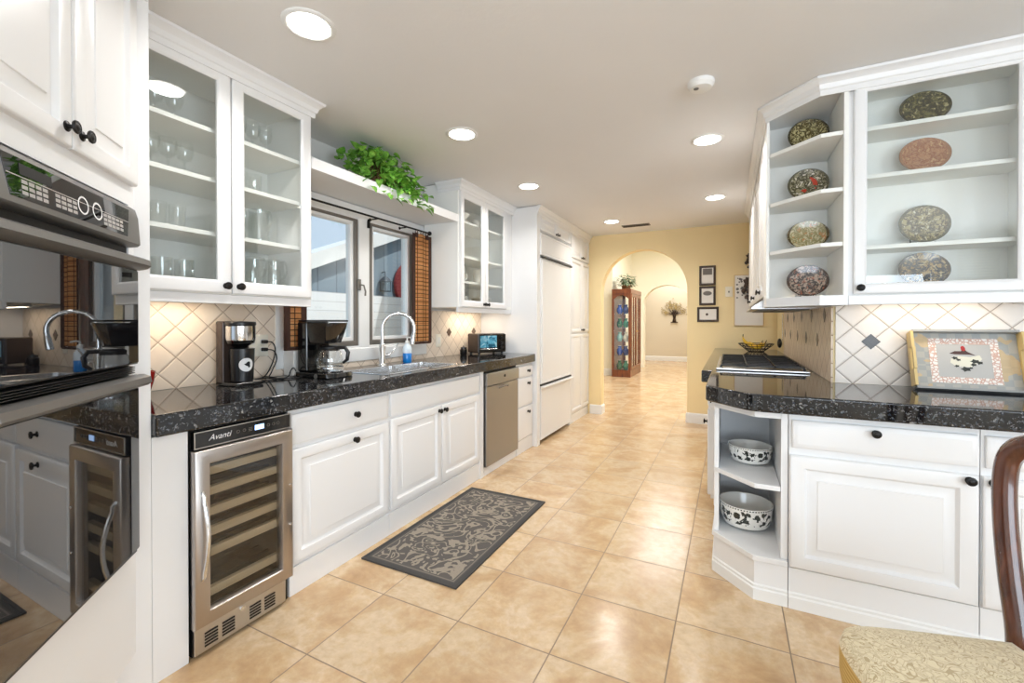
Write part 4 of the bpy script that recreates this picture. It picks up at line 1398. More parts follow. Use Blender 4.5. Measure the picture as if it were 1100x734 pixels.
for i in range(7):
    MB().lathe([(0.0, 0.003), (0.06, 0.0), (0.065, 0.003), (0.105, 0.011), (0.104, 0.013), (0.06, 0.005), (0.0, 0.005)], (0, 0, i * 0.010)).build('plate', 'china', pl)
dup(pl, (-2.2, 3.74, 1.4265), None, 'stack of white plates at the bottom right of the far glass cabinet')

# trailing plant on the shelf


def leaf_mesh(mb, base, d, up, ln, wd, droop=0.25):
    d = d.normalized()
    s = d.cross(up)
    if s.length < 1e-4:
        s = d.orthogonal()
    s.normalize()
    n = s.cross(d).normalized()
    prof = [(0, 0.0), (0.08, 0.36), (0.28, 0.5), (0.6, 0.36), (0.85, 0.14), (1.0, 0.0)]
    L, Rr, C_ = [], [], []
    for t_, w_ in prof:
        c = base + d * (ln * t_) + n * (-droop * ln * t_ * t_)
        C_.append(mb.b.verts.new(c))
        L.append(mb.b.verts.new(c + s * (w_ * wd) + n * (w_ * wd * 0.25)))
        Rr.append(mb.b.verts.new(c - s * (w_ * wd) + n * (w_ * wd * 0.25)))
    for i in range(len(prof) - 1):
        mb.b.faces.new((C_[i], C_[i + 1], L[i + 1], L[i]))
        mb.b.faces.new((Rr[i], Rr[i + 1], C_[i + 1], C_[i]))


tp = thing('trailing_plant', 'bushy green trailing pothos on the white shelf above the window', 'plant', (-2.17, 2.25, 2.168))
MB().lathe([(0.0, 0.0), (0.06, 0.0), (0.075, 0.07), (0.07, 0.07), (0.056, 0.01), (0, 0.01)], (0, 0, 0)).build('pot', 'pot', tp)
rng = random.Random(3)
mb, st = MB(), MB()
for i in range(620):
    u = rng.gauss(0, 1)
    y = max(-0.22, min(0.43, 0.06 + u * 0.17))
    x = rng.uniform(-0.10, 0.16)
    hmax = 0.235 * (1 - (y / 0.48) ** 2) + 0.02
    z = rng.uniform(0.02, 1) * hmax
    if x > 0.10 and y > -0.2:
        z = z - rng.uniform(0.0, 0.10)
        x = max(x, 0.14)
    d = Vector((rng.uniform(-0.2, 1.0), y * 2 + rng.uniform(-0.6, 0.6), rng.uniform(-0.5, 0.5)))
    leaf_mesh(mb, Vector((x, y, max(z, 0.012) if x < 0.13 else z)), d, Vector((0, 0, 1)), rng.uniform(0.05, 0.075), rng.uniform(0.04, 0.06), 0.3)
for i in range(22):
    a = rng.uniform(0, 2 * PI)
    y = rng.uniform(-0.2, 0.36)
    st.tube(smooth([(0, 0, 0.06), (0.04, y * 0.4, 0.16), (0.10, y * 0.8, 0.12), (0.145, y, 0.02)], 4), 0.003, 5)
mb.build('foliage', 'leaf', tp)
st.build('stems', 'stem', tp)

# ------------------------------------------------------------------ fridge wall
fc_ = thing('fridge_cabinet', 'small white two-door cabinet above the fridge', 'cabinet', (XF, 4.184, 0), R90)
w = 5.163 - 4.184
MB().box(0.0, w, 0.0205, 0.62, 2.215, 2.45).build('carcass', 'white', fc_)
MB().box(-0.084, -0.002, 0.003, 0.663, 0, 2.45).build('side_panel', 'white', fc_, bevel=0.002)
shift(door(0.01, w / 2 - 0.003, 2.225, 2.40, fc_, (w / 2 - 0.03, 2.25), 0.04), 0.02)
shift(door(w / 2 + 0.003, w - 0.01, 2.225, 2.40, fc_, (w / 2 + 0.03, 2.25), 0.04), 0.02)
crown([(-0.083, 0.0), (w, 0.0)], ZC, fc_)
fz = thing('refrigerator', 'built-in white refrigerator with bottom freezer drawer and panelled doors', 'refrigerator', (XF, 4.186, 0), R90)
w = 0.974
MB().box(0.004, w - 0.004, 0.035, 0.62, 0.04, 2.20).build('fridge_body', 'white', fz)
MB().box(0.02, w - 0.02, 0.06, 0.5, 0.0, 0.039).build('toe_grille', 'dark', fz)


def fpanel(name, z0, z1, strip=True):
    o = MB().panel(0.006, w - 0.006, z0, z1, [(0, 0.034), (0, -0.001), (0.004, -0.005), (0.024, -0.005), (0.026, 0.0), (0.03, 0.0), (0.034, -0.003), (0.036, -0.003)]).build(name, 'white', fz)
    return o


fpanel('top_grille', 1.965, 2.195)
dd = fpanel('door', 0.625, 1.935)
MB().box(0.008, w - 0.008, -0.022, 0.004, 1.937, 1.948).build('handle_rail', 'iron', dd)
MB().box(0.03, 0.07, -0.012, -0.0035, 0.66, 1.92).build('handle_strip', 'white', dd, bevel=0.003)
ff = fpanel('freezer_drawer', 0.045, 0.590)
MB().box(0.004, w - 0.004, -0.045, 0.0, 0.588, 0.602).build('handle_ledge', 'white', ff, bevel=0.003)
MB().box(0.008, w - 0.008, -0.005, 0.03, 0.604, 0.622).build('door_gap', 'dark', fz)

pn = thing('pantry_cabinet', 'tall white pantry cabinet next to the arch wall', 'cabinet', (XF, 5.166, 0), R90)
w = YE - 5.166 - 0.002
MB().box(0.0, w, 0.0205, 0.62, 0.125, 2.45).build('carcass', 'white', pn)
crown([(0.0, 0.0), (w, 0.0)], ZC, pn)
MB().box(0.0, w, 0.03, 0.62, 0.0, 0.124).box(0, w, 0.022, 0.03, 0, 0.10).build('kickboard', 'trim', pn)
mid = 0.45
for a, b, k in ((0.012, mid - 0.003, mid - 0.03), (mid + 0.003, w - 0.02, mid + 0.03)):
    shift(door(a, b, 2.075, 2.40, pn, (k, 2.11), 0.045), 0.02)
    shift(door(a, b, 1.135, 2.055, pn, (k, 1.165), 0.045), 0.02)
    shift(door(a, b, 0.135, 1.115, pn, None, 0.045), 0.02)

# ------------------------------------------------------------------ right side: peninsula and hob run
A_, B_ = (-0.071, 2.469), (0.101, 2.294)
cs = thing('corner_shelf_unit', 'open white corner shelf unit with clipped corner at the peninsula end', 'shelf unit', (0, 0, 0))
foot = [A_, B_, (0.226, 2.294), (0.226, 3.0), (-0.071, 3.0)]


def shelfpoly(d=0.0):
    return [(A_[0] - d * 0.4, A_[1] + 0.0), (A_[0] - d * 0.4, A_[1] - d * 0.2), (B_[0] - d * 0.2, B_[1] - d), (0.204, B_[1] - d), (0.204, 2.975), (-0.048, 2.975), (-0.048, A_[1])]


b = MB()
b.box(-0.071, -0.05, 2.469, 3.0, 0.206, CB - 0.002).box(0.206, 0.232, 2.300, 3.0, 0.206, CB - 0.002).box(-0.05, 0.206, 2.978, 3.0, 0.206, CB - 0.002)
b.build('carcass', 'white', cs)
MB().prism([A_, B_, (0.232, 2.294), (0.232, 3.0), (-0.071, 3.0)], 0.0, 0.178).build('plinth', 'white', cs)
MB().prism([(A_[0], A_[1]), (B_[0], B_[1]), (0.204, B_[1]), (0.204, 2.977), (-0.049, 2.977), (-0.049, A_[1] + 0.001)], 0.507, 0.53).build('shelf', 'white', cs, bevel=0.003)
MB().prism([(A_[0] - 0.01, A_[1] + 0.01), (A_[0] - 0.01, A_[1] - 0.005), (B_[0] - 0.006, B_[1] - 0.014), (0.232, B_[1] - 0.014), (0.232, 3.0), (-0.071, 3.0)], 0.179, 0.205).build('shelf', 'white', cs, bevel=0.004)
MB().prism([A_, B_, (0.204, B_[1]), (0.204, B_[1] + 0.02), (B_[0] + 0.008, B_[1] + 0.02), (A_[0] + 0.014, A_[1] + 0.014)], 0.835, CB - 0.002).build('top_rail', 'white', cs)
MB().sweep([(-0.071, 3.0), A_, B_, (0.232, 2.294)], [(0, 0.0), (0.010, 0.0), (0.010, 0.05), (0.005, 0.056), (0.006, 0.066), (0, 0.072)][::-1]).build('base_moulding', 'trim', cs)

PY = 2.275     # peninsula door fronts


def pen_cab(name, label, x0, x1, kx_door):
    t = thing(name, label, 'cabinet', (x0, PY, 0))
    w = x1 - x0
    MB().box(0.001, w - 0.001, 0.0205, 0.56, 0.18, CB - 0.002).build('carcass', 'white', t)
    MB().box(0.001, w - 0.001, 0.017, 0.56, 0.0, 0.178).build('plinth', 'white', t)
    MB().prism_x([(0.017, 0.0), (0.007, 0.0), (0.007, 0.05), (0.012, 0.056), (0.011, 0.066), (0.017, 0.072)], 0.0, w).build('base_moulding', 'trim', t)
    shift(drawer(0.012, w - 0.008, 0.716, 0.838, t, [(w / 2 - 0.01, 0.812)]), 0.02)
    shift(door(0.004, w - 0.008, 0.186, 0.684, t, (kx_door, 0.665), 0.064), 0.02)
    return t


pen_cab('peninsula_cabinet', 'white peninsula cabinet under the rooster tray with one wide drawer and door', 0.234, 0.856, 0.585)
pen_cab('peninsula_cabinet', 'white peninsula cabinet behind the wooden chair at the right edge', 0.857, 1.70, 0.028)

# hob run base
hc = thing('hob_cabinet', 'white base cabinet under the gas hob with black knobs on the aisle side', 'cabinet', (-0.135, 5.94, 0), RM90)
L = 5.94 - 3.19
MB().box(0, L, 0.0205, 0.62, 0.10, CB - 0.002).build('carcass', 'white', hc)
MB().box(0, L, 0.05, 0.62, 0.0, 0.099).build('kickboard', 'white', hc)
nx = 4
for i in range(nx):
    a, b = L * i / nx + 0.008, L * (i + 1) / nx - 0.008
    shift(drawer(a, b, 0.70, 0.842, hc, [((a + b) / 2, 0.77)]), 0.02)
    shift(door(a, b, 0.12, 0.685, hc, (b - 0.04, 0.60)), 0.02)
nb = thing('narrow_cabinet', 'narrow white drawer stack between the corner shelves and the hob cabinet', 'cabinet', (-0.090, 3.188, 0), RM90)
MB().box(0.0, 0.186, 0.0205, 0.5, 0.10, CB - 0.002).build('carcass', 'white', nb)
shift(drawer(0.006, 0.182, 0.70, 0.842, nb, [(0.094, 0.765)]), 0.02)
shift(door(0.006, 0.182, 0.12, 0.685, nb, None, 0.04), 0.02)

# right worktop
wt = [(-0.112, 2.455), (-0.107, 2.438), (0.045, 2.272), (0.058, 2.259), (0.075, 2.248), (0.095, 2.240), (0.12, 2.235), (1.75, 2.235), (1.75, YB - 0.0005), (XR - 0.0005, YB - 0.0005), (XR - 0.0005, YE - 0.002), (-0.172, YE - 0.002), (-0.172, 3.185), (-0.112, 3.185)]
tag(MB().prism(wt, CB, CT).build('granite_worktop', 'granite', bevel=0.008), 'speckled black granite worktop of the peninsula and hob run', 'worktop')

# gas hob
hob = thing('gas_hob', 'stainless gas hob with black cast iron grates on the right worktop', 'hob', (0.18, 3.80, CT + 0.0005))
hx, hy = 0.265, 0.56
MB().box(-hx, hx, -hy, hy, 0.0, 0.016).build('hob_tray', 'steel_h', hob, bevel=0.006)
for gy in (-0.37, 0.0, 0.37):
    g = MB()
    for yy in (-0.165, -0.055, 0.055, 0.165):
        g.box(-0.235, 0.235, gy + yy - 0.004, gy + yy + 0.004, 0.028, 0.036)
    for xx in (-0.235, -0.08, 0.08, 0.235):
        g.box(xx - 0.004, xx + 0.004, gy - 0.169, gy + 0.169, 0.028, 0.0365)
    for xx in (-0.235, 0.235):
        for yy in (-0.165, 0.165):
            g.box(xx - 0.008, xx + 0.008, gy + yy - 0.008, gy + yy + 0.008, 0.017, 0.028)
    g.build('grate', 'iron', hob)
    for xx in (-0.12, 0.12):
        MB().lathe([(0.05, 0.0165), (0.05, 0.022), (0.035, 0.023), (0.034, 0.026), (0.0, 0.027)], (xx, gy, 0)).build('burner', 'iron', hob)

# fruit bowl
fb = thing('wire_fruit_bowl', 'dark wire fruit bowl holding bananas on the far end of the right worktop', 'bowl', (0.25, 5.45, CT + 0.0005))
wb = MB()
for r, z in ((0.075, 0.004), (0.11, 0.03), (0.145, 0.06), (0.17, 0.085)):
    wb.tube([(r * math.cos(2 * PI * k / 32), r * math.sin(2 * PI * k / 32), z) for k in range(33)], 0.004, 6, False)
for k in range(20):
    a = 2 * PI * k / 20
    wb.tube([(0.075 * math.cos(a), 0.075 * math.sin(a), 0.004), (0.115 * math.cos(a + 0.1), 0.115 * math.sin(a + 0.1), 0.035), (0.17 * math.cos(a), 0.17 * math.sin(a), 0.085)], 0.003, 5)
wb.build('wire_basket', 'wire', fb)
bp = thing('banana', 'ripe yellow banana lying at the front of the wire bowl', 'banana', (0.25, 5.36, CT + 0.045), 0.15, 'bananas in the wire bowl')


def banana_mb():
    n = 12
    pts = [(0.10 * math.sin(-0.95 + 1.9 * i / n), 0.0, 0.10 * (1 - math.cos(-0.95 + 1.9 * i / n))) for i in range(n + 1)]
    rr = [0.004, 0.009, 0.013, 0.016, 0.017, 0.018, 0.018, 0.017, 0.016, 0.014, 0.011, 0.006, 0.004]
    return MB().tube(pts, rr, 10)


banana_mb().build('peel', 'banana', bp)
MB().tube([(0.0795, 0, 0.041), (0.086, 0, 0.052), (0.09, 0, 0.063)], [0.005, 0.004, 0.0045], 8).build('stem', 'stem', bp)
dup(bp, (0.235, 5.42, CT + 0.058), 0.5, 'ripe yellow banana lying across the middle of the wire bowl')
dup(bp, (0.265, 5.48, CT + 0.062), -0.3, 'ripe yellow banana at the back of the wire bowl')
bn = dup(bp, (0.17, 5.47, CT + 0.085), 2.9, 'ripe yellow banana whose tip sticks up out of the wire bowl')
bn.rotation_euler = (0.0, -0.55, 2.9)

M['traygrey'] = plain('grey_tray_paint', srgb(158, 160, 160), 0.45)
M['palegold'] = plain('pale_gold_paint', srgb(222, 194, 132), 0.4)
# rooster tray leaning on the splash wall
TW, TH_ = 0.395, 0.285
ang = math.radians(17)
tr = thing('serving_tray', 'painted wooden serving tray with a rooster picture leaning on the pale tiles', 'tray', (0.785, 2.748, CT + 0.002))
tilt = Matrix.Rotation(-ang, 3, 'X')


def ttr(mb):
    for v in mb.b.verts:
        v.co = tilt @ v.co
    return mb


k = NT('painted_tray_field')
x, y, z = k.xyz(k.coord())
ch = k.n('ShaderNodeTexChecker')
ch.inputs['Scale'].default_value = 34
k.l(k.coord(), ch.inputs['Vector'])
cc = k.mix(ch.outputs['Fac'], srgb(160, 162, 160), srgb(176, 174, 166))
edge = k.math('MINIMUM', x, k.math('SUBTRACT', TW, x))
gold = k.math('MULTIPLY', k.math('LESS_THAN', edge, 0.075), k.math('GREATER_THAN', k.noise(k.coord(), 14, 2), 0.54))
cc = k.mix(k.math('MULTIPLY', gold, 0.6), cc, srgb(212, 178, 118))
k.set(cc, 0.45)
M['trayfield'] = k.m
k = NT('lace_border')
v = k.voro(k.coord(), 70, 'DISTANCE_TO_EDGE')
k.set(k.mix(k.math('LESS_THAN', v, 0.12), srgb(238, 232, 226), srgb(208, 172, 156)), 0.5)
M['lace'] = k.m
fld = ttr(MB().box(0.004, TW - 0.004, -0.004, 0.004, 0.004, TH_ - 0.004)).build('tray_base', 'trayfield', tr)
ttr(MB().box(0.0112, TW - 0.0112, -0.030, 0.006, 0, 0.010)).build('tray_side', 'traygrey', tr)
ttr(MB().box(0.0112, TW - 0.0112, -0.040, 0.006, TH_ - 0.010, TH_)).build('tray_side', 'traygrey', tr)


def tray_end(xa, xb):
    # end wall with a slot handle
    b_ = MB()
    b_.box(xa, xb, -0.05, 0.006, 0.0101, 0.09).box(xa, xb, -0.05, 0.006, 0.195, TH_ - 0.0101)
    b_.box(xa, xb, -0.020, 0.006, 0.09, 0.195).box(xa, xb, -0.058, -0.044, 0.09, 0.195)
    return ttr(b_).build('tray_handle', 'palegold', tr)


tray_end(0.0, 0.011)
tray_end(TW - 0.011, TW)
lx0, lx1, lz0, lz1 = 0.075, TW - 0.075, 0.035, TH_ - 0.035
ttr(MB().panel(lx0, lx1, lz0, lz1, [(0, -0.0042), (0, -0.0052), (0.028, -0.0052), (0.028, -0.0042)], back=True)).build('lace_border', 'lace', fld)
ttr(MB().box(lx0 + 0.0285, lx1 - 0.0285, -0.0050, -0.0042, lz0 + 0.0285, lz1 - 0.0285)).build('picture_ground', plain('grey_picture_ground', srgb(186, 184, 180), 0.5), fld)
rx, rz = TW / 2, TH_ / 2


def tpoly(pts, mat, name, off):
    b_ = MB()
    b_.loft([[(rx + a_, -off, rz + c_) for a_, c_ in pts], [(rx + a_, -off + 0.0004, rz + c_) for a_, c_ in pts]])
    ttr(b_).build(name, mat, fld)


cream_p = plain('cream_feather_paint', srgb(226, 222, 204), 0.5)
tpoly([(-0.045, 0.01), (-0.02, 0.022), (0.02, 0.018), (0.055, 0.028), (0.062, 0.01), (0.045, -0.012), (0.02, -0.03), (-0.03, -0.028), (-0.05, -0.01)], cream_p, 'hen_body', 0.0056)
tpoly([(-0.05, 0.034), (-0.03, 0.046), (-0.008, 0.046), (0.004, 0.058), (0.014, 0.044), (0.03, 0.034), (0.042, 0.026), (0.02, 0.03), (-0.01, 0.03), (-0.03, 0.03)], plain('brown_feather_paint', srgb(74, 46, 40), 0.5), 'rooster_body', 0.0060)
tpoly([(-0.006, 0.050), (-0.008, 0.066), (-0.002, 0.072), (0.004, 0.070), (0.008, 0.062), (0.008, 0.050), (0.001, 0.046)], plain('red_comb_paint', srgb(170, 40, 40), 0.5), 'rooster_comb', 0.0064)
dkp = plain('dark_grass_paint', srgb(48, 50, 44), 0.5)
for a_, c_, s_ in ((-0.032, 0.012, 0.010), (-0.02, 0.004, 0.008), (0.036, -0.002, 0.014), (0.052, -0.008, 0.011), (0.03, -0.018, 0.010), (0.002, -0.040, 0.016), (-0.028, -0.026, 0.008), (0.02, -0.034, 0.007)):
    tpoly([(a_ + s_ * math.cos(q) * (1.25 if i % 2 else 0.8), c_ + s_ * 0.7 * math.sin(q) * (1.2 if i % 2 else 0.7)) for i, q in enumerate([2 * PI * j / 10 for j in range(10)])], dkp, 'grass_tuft', 0.0062)

# ivy bowls on the corner shelves
k = NT('ivy_leaf_china')
x, y, z = k.xyz(k.coord())
at = k.math('ARCTAN2', y, x)
pu = k.comb(k.math('MULTIPLY', at, 3.0), k.math('MULTIPLY', z, 24))
vd = k.voro(pu, 1.0, 'F1', rnd=0.55)
wv = k.noise(k.coord(), 75, 2)
lf = k.math('LESS_THAN', k.math('ADD', vd, k.math('MULTIPLY', k.math('SUBTRACT', wv, 0.5), 1.3)), 0.40)
band = k.math('MULTIPLY', k.math('GREATER_THAN', z, 0.04), k.math('LESS_THAN', z, 0.112))
nrm = k.n('ShaderNodeNewGeometry')
dotp = k.n('ShaderNodeVectorMath', operation='DOT_PRODUCT')
k.l(nrm.outputs['Normal'], dotp.inputs[0])
k.l(k.comb(x, y), dotp.inputs[1])
outw = k.math('GREATER_THAN', k.math('ADD', k.math('MULTIPLY', x, x), k.math('MULTIPLY', y, y)), 0.0)
rimd = k.math('MULTIPLY', k.math('GREATER_THAN', z, 0.1165), k.math('LESS_THAN', z, 0.1225))
rimd = k.math('MULTIPLY', rimd, k.math('GREATER_THAN', k.math('SINE', k.math('MULTIPLY', at, 60)), -0.2))
msk = k.math('MAXIMUM', k.math('MULTIPLY', lf, band), rimd)
k.set(k.mix(msk, srgb(236, 235, 230), srgb(44, 48, 44)), 0.14, coat=0.4)
M['ivy'] = k.m
bw = thing('ivy_bowl', 'larger white bowl with a black ivy leaf band on the bottom corner shelf', 'bowl', (0.075, 2.60, 0.2055), 0, 'ivy pattern bowls')
MB().lathe([(0.0, 0.003), (0.06, 0.0), (0.075, 0.003), (0.105, 0.02), (0.122, 0.06), (0.127, 0.124), (0.1265, 0.127), (0.1235, 0.127)], (0, 0, 0), seg=40, cap1=False).build('bowl_outside', 'ivy', bw)
MB().lathe([(0.1235, 0.127), (0.121, 0.122), (0.114, 0.06), (0.097, 0.026), (0.06, 0.010), (0.0, 0.009)], (0, 0, 0), seg=40, cap0=False).build('bowl_inside', 'china', bw)
dup(bw, (0.095, 2.63, 0.5305), 0.8, 'smaller white bowl with a black ivy leaf band on the middle corner shelf', (0.82, 0.82, 0.74))

# ------------------------------------------------------------------ right wall cabinets
YU = 2.60      # glass-door front
UZ0, UZ1 = 1.398, 2.45
SHR = [2.205, 1.977, 1.638]
u3 = wall_cabinet('glass_cabinet', 'white wall cabinet with one glass door showing four plates, above the rooster tray', (0.506, YU + 0.02, 0), 0, 0.66, UZ0, UZ1, YB - 0.0005 - YU - 0.02 - 0.001, SHR)
w = 0.66
MB().box(0.0, 0.022, -0.0005, 0.0, UZ0, UZ1).build('face_stile', 'white', u3)
glass_door(0.020, 0.628, 1.403, 2.408, u3, (0.044, 1.432), 0.050)
MB().box(0, w, -0.02, 0.0, 2.411, 2.45).build('frieze', 'white', u3)
MB().box(0.0, w, -0.018, 0.0, 1.352, 1.3975).build('light_rail', 'white', u3, bevel=0.003)
u4 = thing('wall_cabinet', 'white wall cabinet at the right edge of the view past the glass door', 'cabinet', (1.167, YU + 0.02, 0))
MB().box(0.0, 0.55, 0.0, 0.22, UZ0 - 0.045, UZ1).build('carcass', 'white', u4)
door(0.01, 0.53, 1.403, 2.408, u4, (0.03, 1.432))
# clipped corner shelves
CA, CBp = (0.178, 2.815), (0.392, 2.600)
cu = thing('corner_wall_shelves', 'open white corner wall shelves with clipped front holding four plates', 'shelf unit', (0, 0, 0))
poly = [CA, CBp, (0.5045, 2.600), (0.5045, YB - 0.0012), (0.5045, YB - 0.0012), (0.178, YB - 0.0012)]
poly = [CA, CBp, (0.5045, 2.600), (0.5045, YB - 0.0012), (0.4885, YB - 0.0012), (0.4885, 3.02), (0.178, 3.02)]
MB().prism(poly, 1.352, 1.40).build('bottom_board', 'white', cu)
MB().prism(poly, 2.40, 2.45).build('top_board', 'white', cu)
MB().box(0.178, 0.4885, 3.002, 3.02, 1.4005, 2.3995).box(0.178, 0.192, CA[1] + 0.004, 3.0018, 1.4005, 2.3995).box(0.486, 0.4895, 2.602, 3.0018, 1.4005, 2.3995).box(0.4895, 0.5045, 2.601, YB - 0.0012, 1.4005, 2.3995).build('carcass_sides', 'white_in', cu)
ip = [(0.194, 2.830), (0.194, CA[1] - 0.006), (CBp[0], CBp[1] + 0.012), (0.488, 2.612), (0.488, 3.0015), (0.194, 3.0015)]
ip = [(0.194, CA[1] - 0.006), (CBp[0] + 0.004, CBp[1] + 0.008), (0.4855, 2.608), (0.4855, 3.0015), (0.194, 3.0015)]
for z in (2.194, 1.922, 1.658):
    MB().prism(ip, z - 0.02, z).build('shelf', 'white_in', cu, bevel=0.002)
crown([(0.178, 5.40), CA, CBp, (1.7, 2.600)], ZC, cu)
# run of cupboards along the hob wall
hu = thing('hob_wall_cabinets', 'row of white wall cupboards above the hob seen edge-on with black knobs', 'cabinet', (0.178 - 0.0, 5.38, 0), RM90)
L = 5.38 - 3.03
MB().box(0, L, 0.0205, 0.31, 1.42, 2.45).build('carcass', 'white', hu)
n = 6
for i in range(n):
    a, b = L * i / n + 0.004, L * (i + 1) / n - 0.004
    kx = (b - 0.03) if i % 2 == 0 else (a + 0.03)
    shift(door(a, b, 1.425, 2.37, hu, (kx, 1.47)), 0.02)
hd = thing('range_hood', 'slim white under-cabinet range hood over the hob', 'hood', (0.12, 3.20, 1.352))
MB().prism([(0.0, 0), (0.02, -0.0), (0.36, 0), (0.36, 0.95), (0, 0.95)], 0.0, 0.012).loft([[(0.0, 0, 0.0125), (0.36, 0, 0.0125), (0.36, 0.95, 0.0125), (0, 0.95, 0.0125)], [(0.075, 0, 0.066), (0.36, 0, 0.066), (0.36, 0.95, 0.066), (0.075, 0.95, 0.066)]]).build('hood_shell', 'steel_h', hd, bevel=0.002)
MB().box(0.04, 0.32, 0.06, 0.89, -0.006, -0.0005).build('filter', 'grey', hd)

# plates
PR = [(0.0, 0.004), (0.045, 0.0), (0.05, 0.003), (0.062, 0.006), (0.094, 0.015), (0.098, 0.017), (0.096, 0.019), (0.062, 0.010), (0.05, 0.008), (0.0, 0.008)]


def plate(label, loc, mat, sc=(1, 1, 1), tilt_=0.16, name='decor_plate'):
    t = thing(name, label, 'plate', loc, 0, 'display plates')
    R0 = 0.098 * sc[2]
    b_ = MB().lathe(PR, (0, 0, 0), '-y', 40, sx=sc[0], sy=sc[2])
    pz = R0 * math.cos(tilt_) + 0.008
    b_.build('dish', mat, t, loc=(0, 0, pz), rot=(-tilt_, 0, 0))
    s = MB()
    for xx in (-0.035, 0.035):
        s.tube([(xx, -0.034, 0.014), (xx, -0.03, 0.003), (xx, 0.045, 0.003), (xx, 0.04, 0.09)], 0.0022, 6)
    s.tube([(-0.035, 0.045, 0.003), (0.035, 0.045, 0.003)], 0.0022, 6)
    s.build('plate_stand', 'iron', t)
    return t


cr = srgb(206, 194, 150)
PM = [m_plate('plate_green_garland', srgb(62, 56, 34), srgb(196, 184, 132), srgb(84, 72, 34), srgb(56, 50, 26), 28, 1, 0.098),
      m_plate('plate_red_bird', srgb(86, 82, 62), srgb(150, 142, 112), srgb(70, 66, 42), srgb(220, 210, 190), 24, 2, 0.098, srgb(190, 60, 36)),
      m_plate('plate_pale_scroll', srgb(74, 60, 28), srgb(206, 196, 160), srgb(150, 140, 96), srgb(190, 134, 84), 20, 3, 0.098),
      m_plate('plate_two_hens', srgb(64, 44, 36), srgb(186, 164, 146), srgb(58, 50, 48), srgb(170, 96, 70), 22, 4, 0.098),
      m_plate('plate_dark_green', srgb(54, 50, 30), srgb(112, 104, 62), srgb(58, 52, 28), srgb(170, 160, 120), 26, 5, 0.098),
      m_plate('plate_copper_rose', srgb(150, 108, 78), srgb(176, 128, 94), srgb(150, 98, 70), srgb(196, 160, 120), 20, 6, 0.098),
      m_plate('plate_olive_figures', srgb(88, 82, 56), srgb(170, 156, 112), srgb(84, 70, 40), srgb(206, 198, 168), 26, 7, 0.098),
      m_plate('plate_brown_figure', srgb(66, 52, 36), srgb(172, 144, 100), srgb(60, 58, 60), srgb(196, 178, 140), 18, 8, 0.098)]
for z, i, lab, sc in ((2.194, 0, 'round cream plate with olive leaves on the top corner shelf', (0.98, 1, 0.92)), (1.922, 1, 'green-grey plate with red bird on the second corner shelf', (0.98, 1, 0.92)),
                      (1.658, 2, 'oval plate with pale scrolls and dark rim on the third corner shelf', (1.0, 1, 0.80)), (1.40, 3, 'oval dark-rimmed plate with two birds on the lowest corner shelf', (1.0, 1, 0.88))):
    plate(lab, (0.378, 2.885, z + 0.001), PM[i], sc)
for z, i, lab in ((2.205, 4, 'dark olive plate on the top shelf behind the glass door'), (1.977, 5, 'copper-pink plate on the second shelf behind the glass door'),
                  (1.638, 6, 'olive plate with figures on the third shelf behind the glass door'), (1.4285, 7, 'brown plate on the lowest shelf behind the glass door')):
    plate(lab, (0.832, 2.785, z + 0.001), PM[i], (0.99, 1, (0.86, 0.88, 0.96, 0.86)[i - 4]), 0.2)

# ------------------------------------------------------------------ arch wall pictures etc.
def picture(label, x0, x1, z0, z1, kind):
    t = thing('framed_picture', label, 'picture', ((x0 + x1) / 2, YE - 0.001, (z0 + z1) / 2), 0, 'framed pictures beside the arch')
    w_, h_ = x1 - x0, z1 - z0
    MB().panel(-w_ / 2, w_ / 2, -h_ / 2, h_ / 2, [(0, 0), (0, -0.012), (0.006, -0.018), (0.018, -0.016), (0.026, -0.010), (0.026, 0.0)], back=True).build('frame', 'frame', t)
    m = MB().box(-w_ / 2 + 0.025, w_ / 2 - 0.025, -0.006, -0.001, -h_ / 2 + 0.025, h_ / 2 - 0.025).build('mat_board', 'paper', t)
    if kind == 'doc':
        MB().box(-w_ / 2 + 0.04, w_ / 2 - 0.04, -0.0068, -0.0061, 0.01, h_ / 2 - 0.035).build('print', 'ink', m)
    elif kind == 'oval':
        MB().lathe([(0.0, 0), (0.05, 0.0), (0.05, 0.0008), (0, 0.0008)], (0, -0.006, 0.03), '-y', 24, sy=0.55).build('print', 'ink', m)
    else:
        MB().lathe([(0.0, 0), (0.016, 0.0), (0.016, 0.0008), (0, 0.0008)], (-0.01, -0.006, 0.0), '-y', 16).build('print', 'frame', m)
    return t


picture('topmost dark framed picture beside the arch', -0.348, -0.162, 1.722, 1.966, 'doc')
picture('middle dark framed picture beside the arch', -0.348, -0.162, 1.478, 1.712, 'oval')
picture('lowest landscape dark framed picture beside the arch', -0.371, -0.128, 1.272, 1.456, 'dot')
sw = thing('light_switch', 'ivory light switch plate between the framed pictures and the calendar', 'switch', (-0.017, YE - 0.001, 1.638))
MB().panel(-0.040, 0.040, -0.062, 0.062, [(0, 0), (0, -0.003), (0.004, -0.006), (0.006, -0.0065)]).build('plate', 'plate_switch', sw)
MB().box(-0.006, 0.006, -0.018, -0.0066, -0.012, 0.008).build('toggle', 'wire', sw, bevel=0.002)
cal = thing('wall_board', 'white memo board with grape vine print on the yellow wall', 'board', (0.196, YE - 0.001, 1.53))
bd = MB().box(-0.153, 0.153, -0.012, 0.0, -0.303, 0.303).build('board', 'paper', cal, bevel=0.002)
MB().panel(-0.155, 0.155, -0.305, 0.305, [(0, 0), (0, -0.016), (0.005, -0.016), (0.005, 0)], back=True).build('board_edge', 'gold', cal)
gp = MB()
rng = random.Random(5)
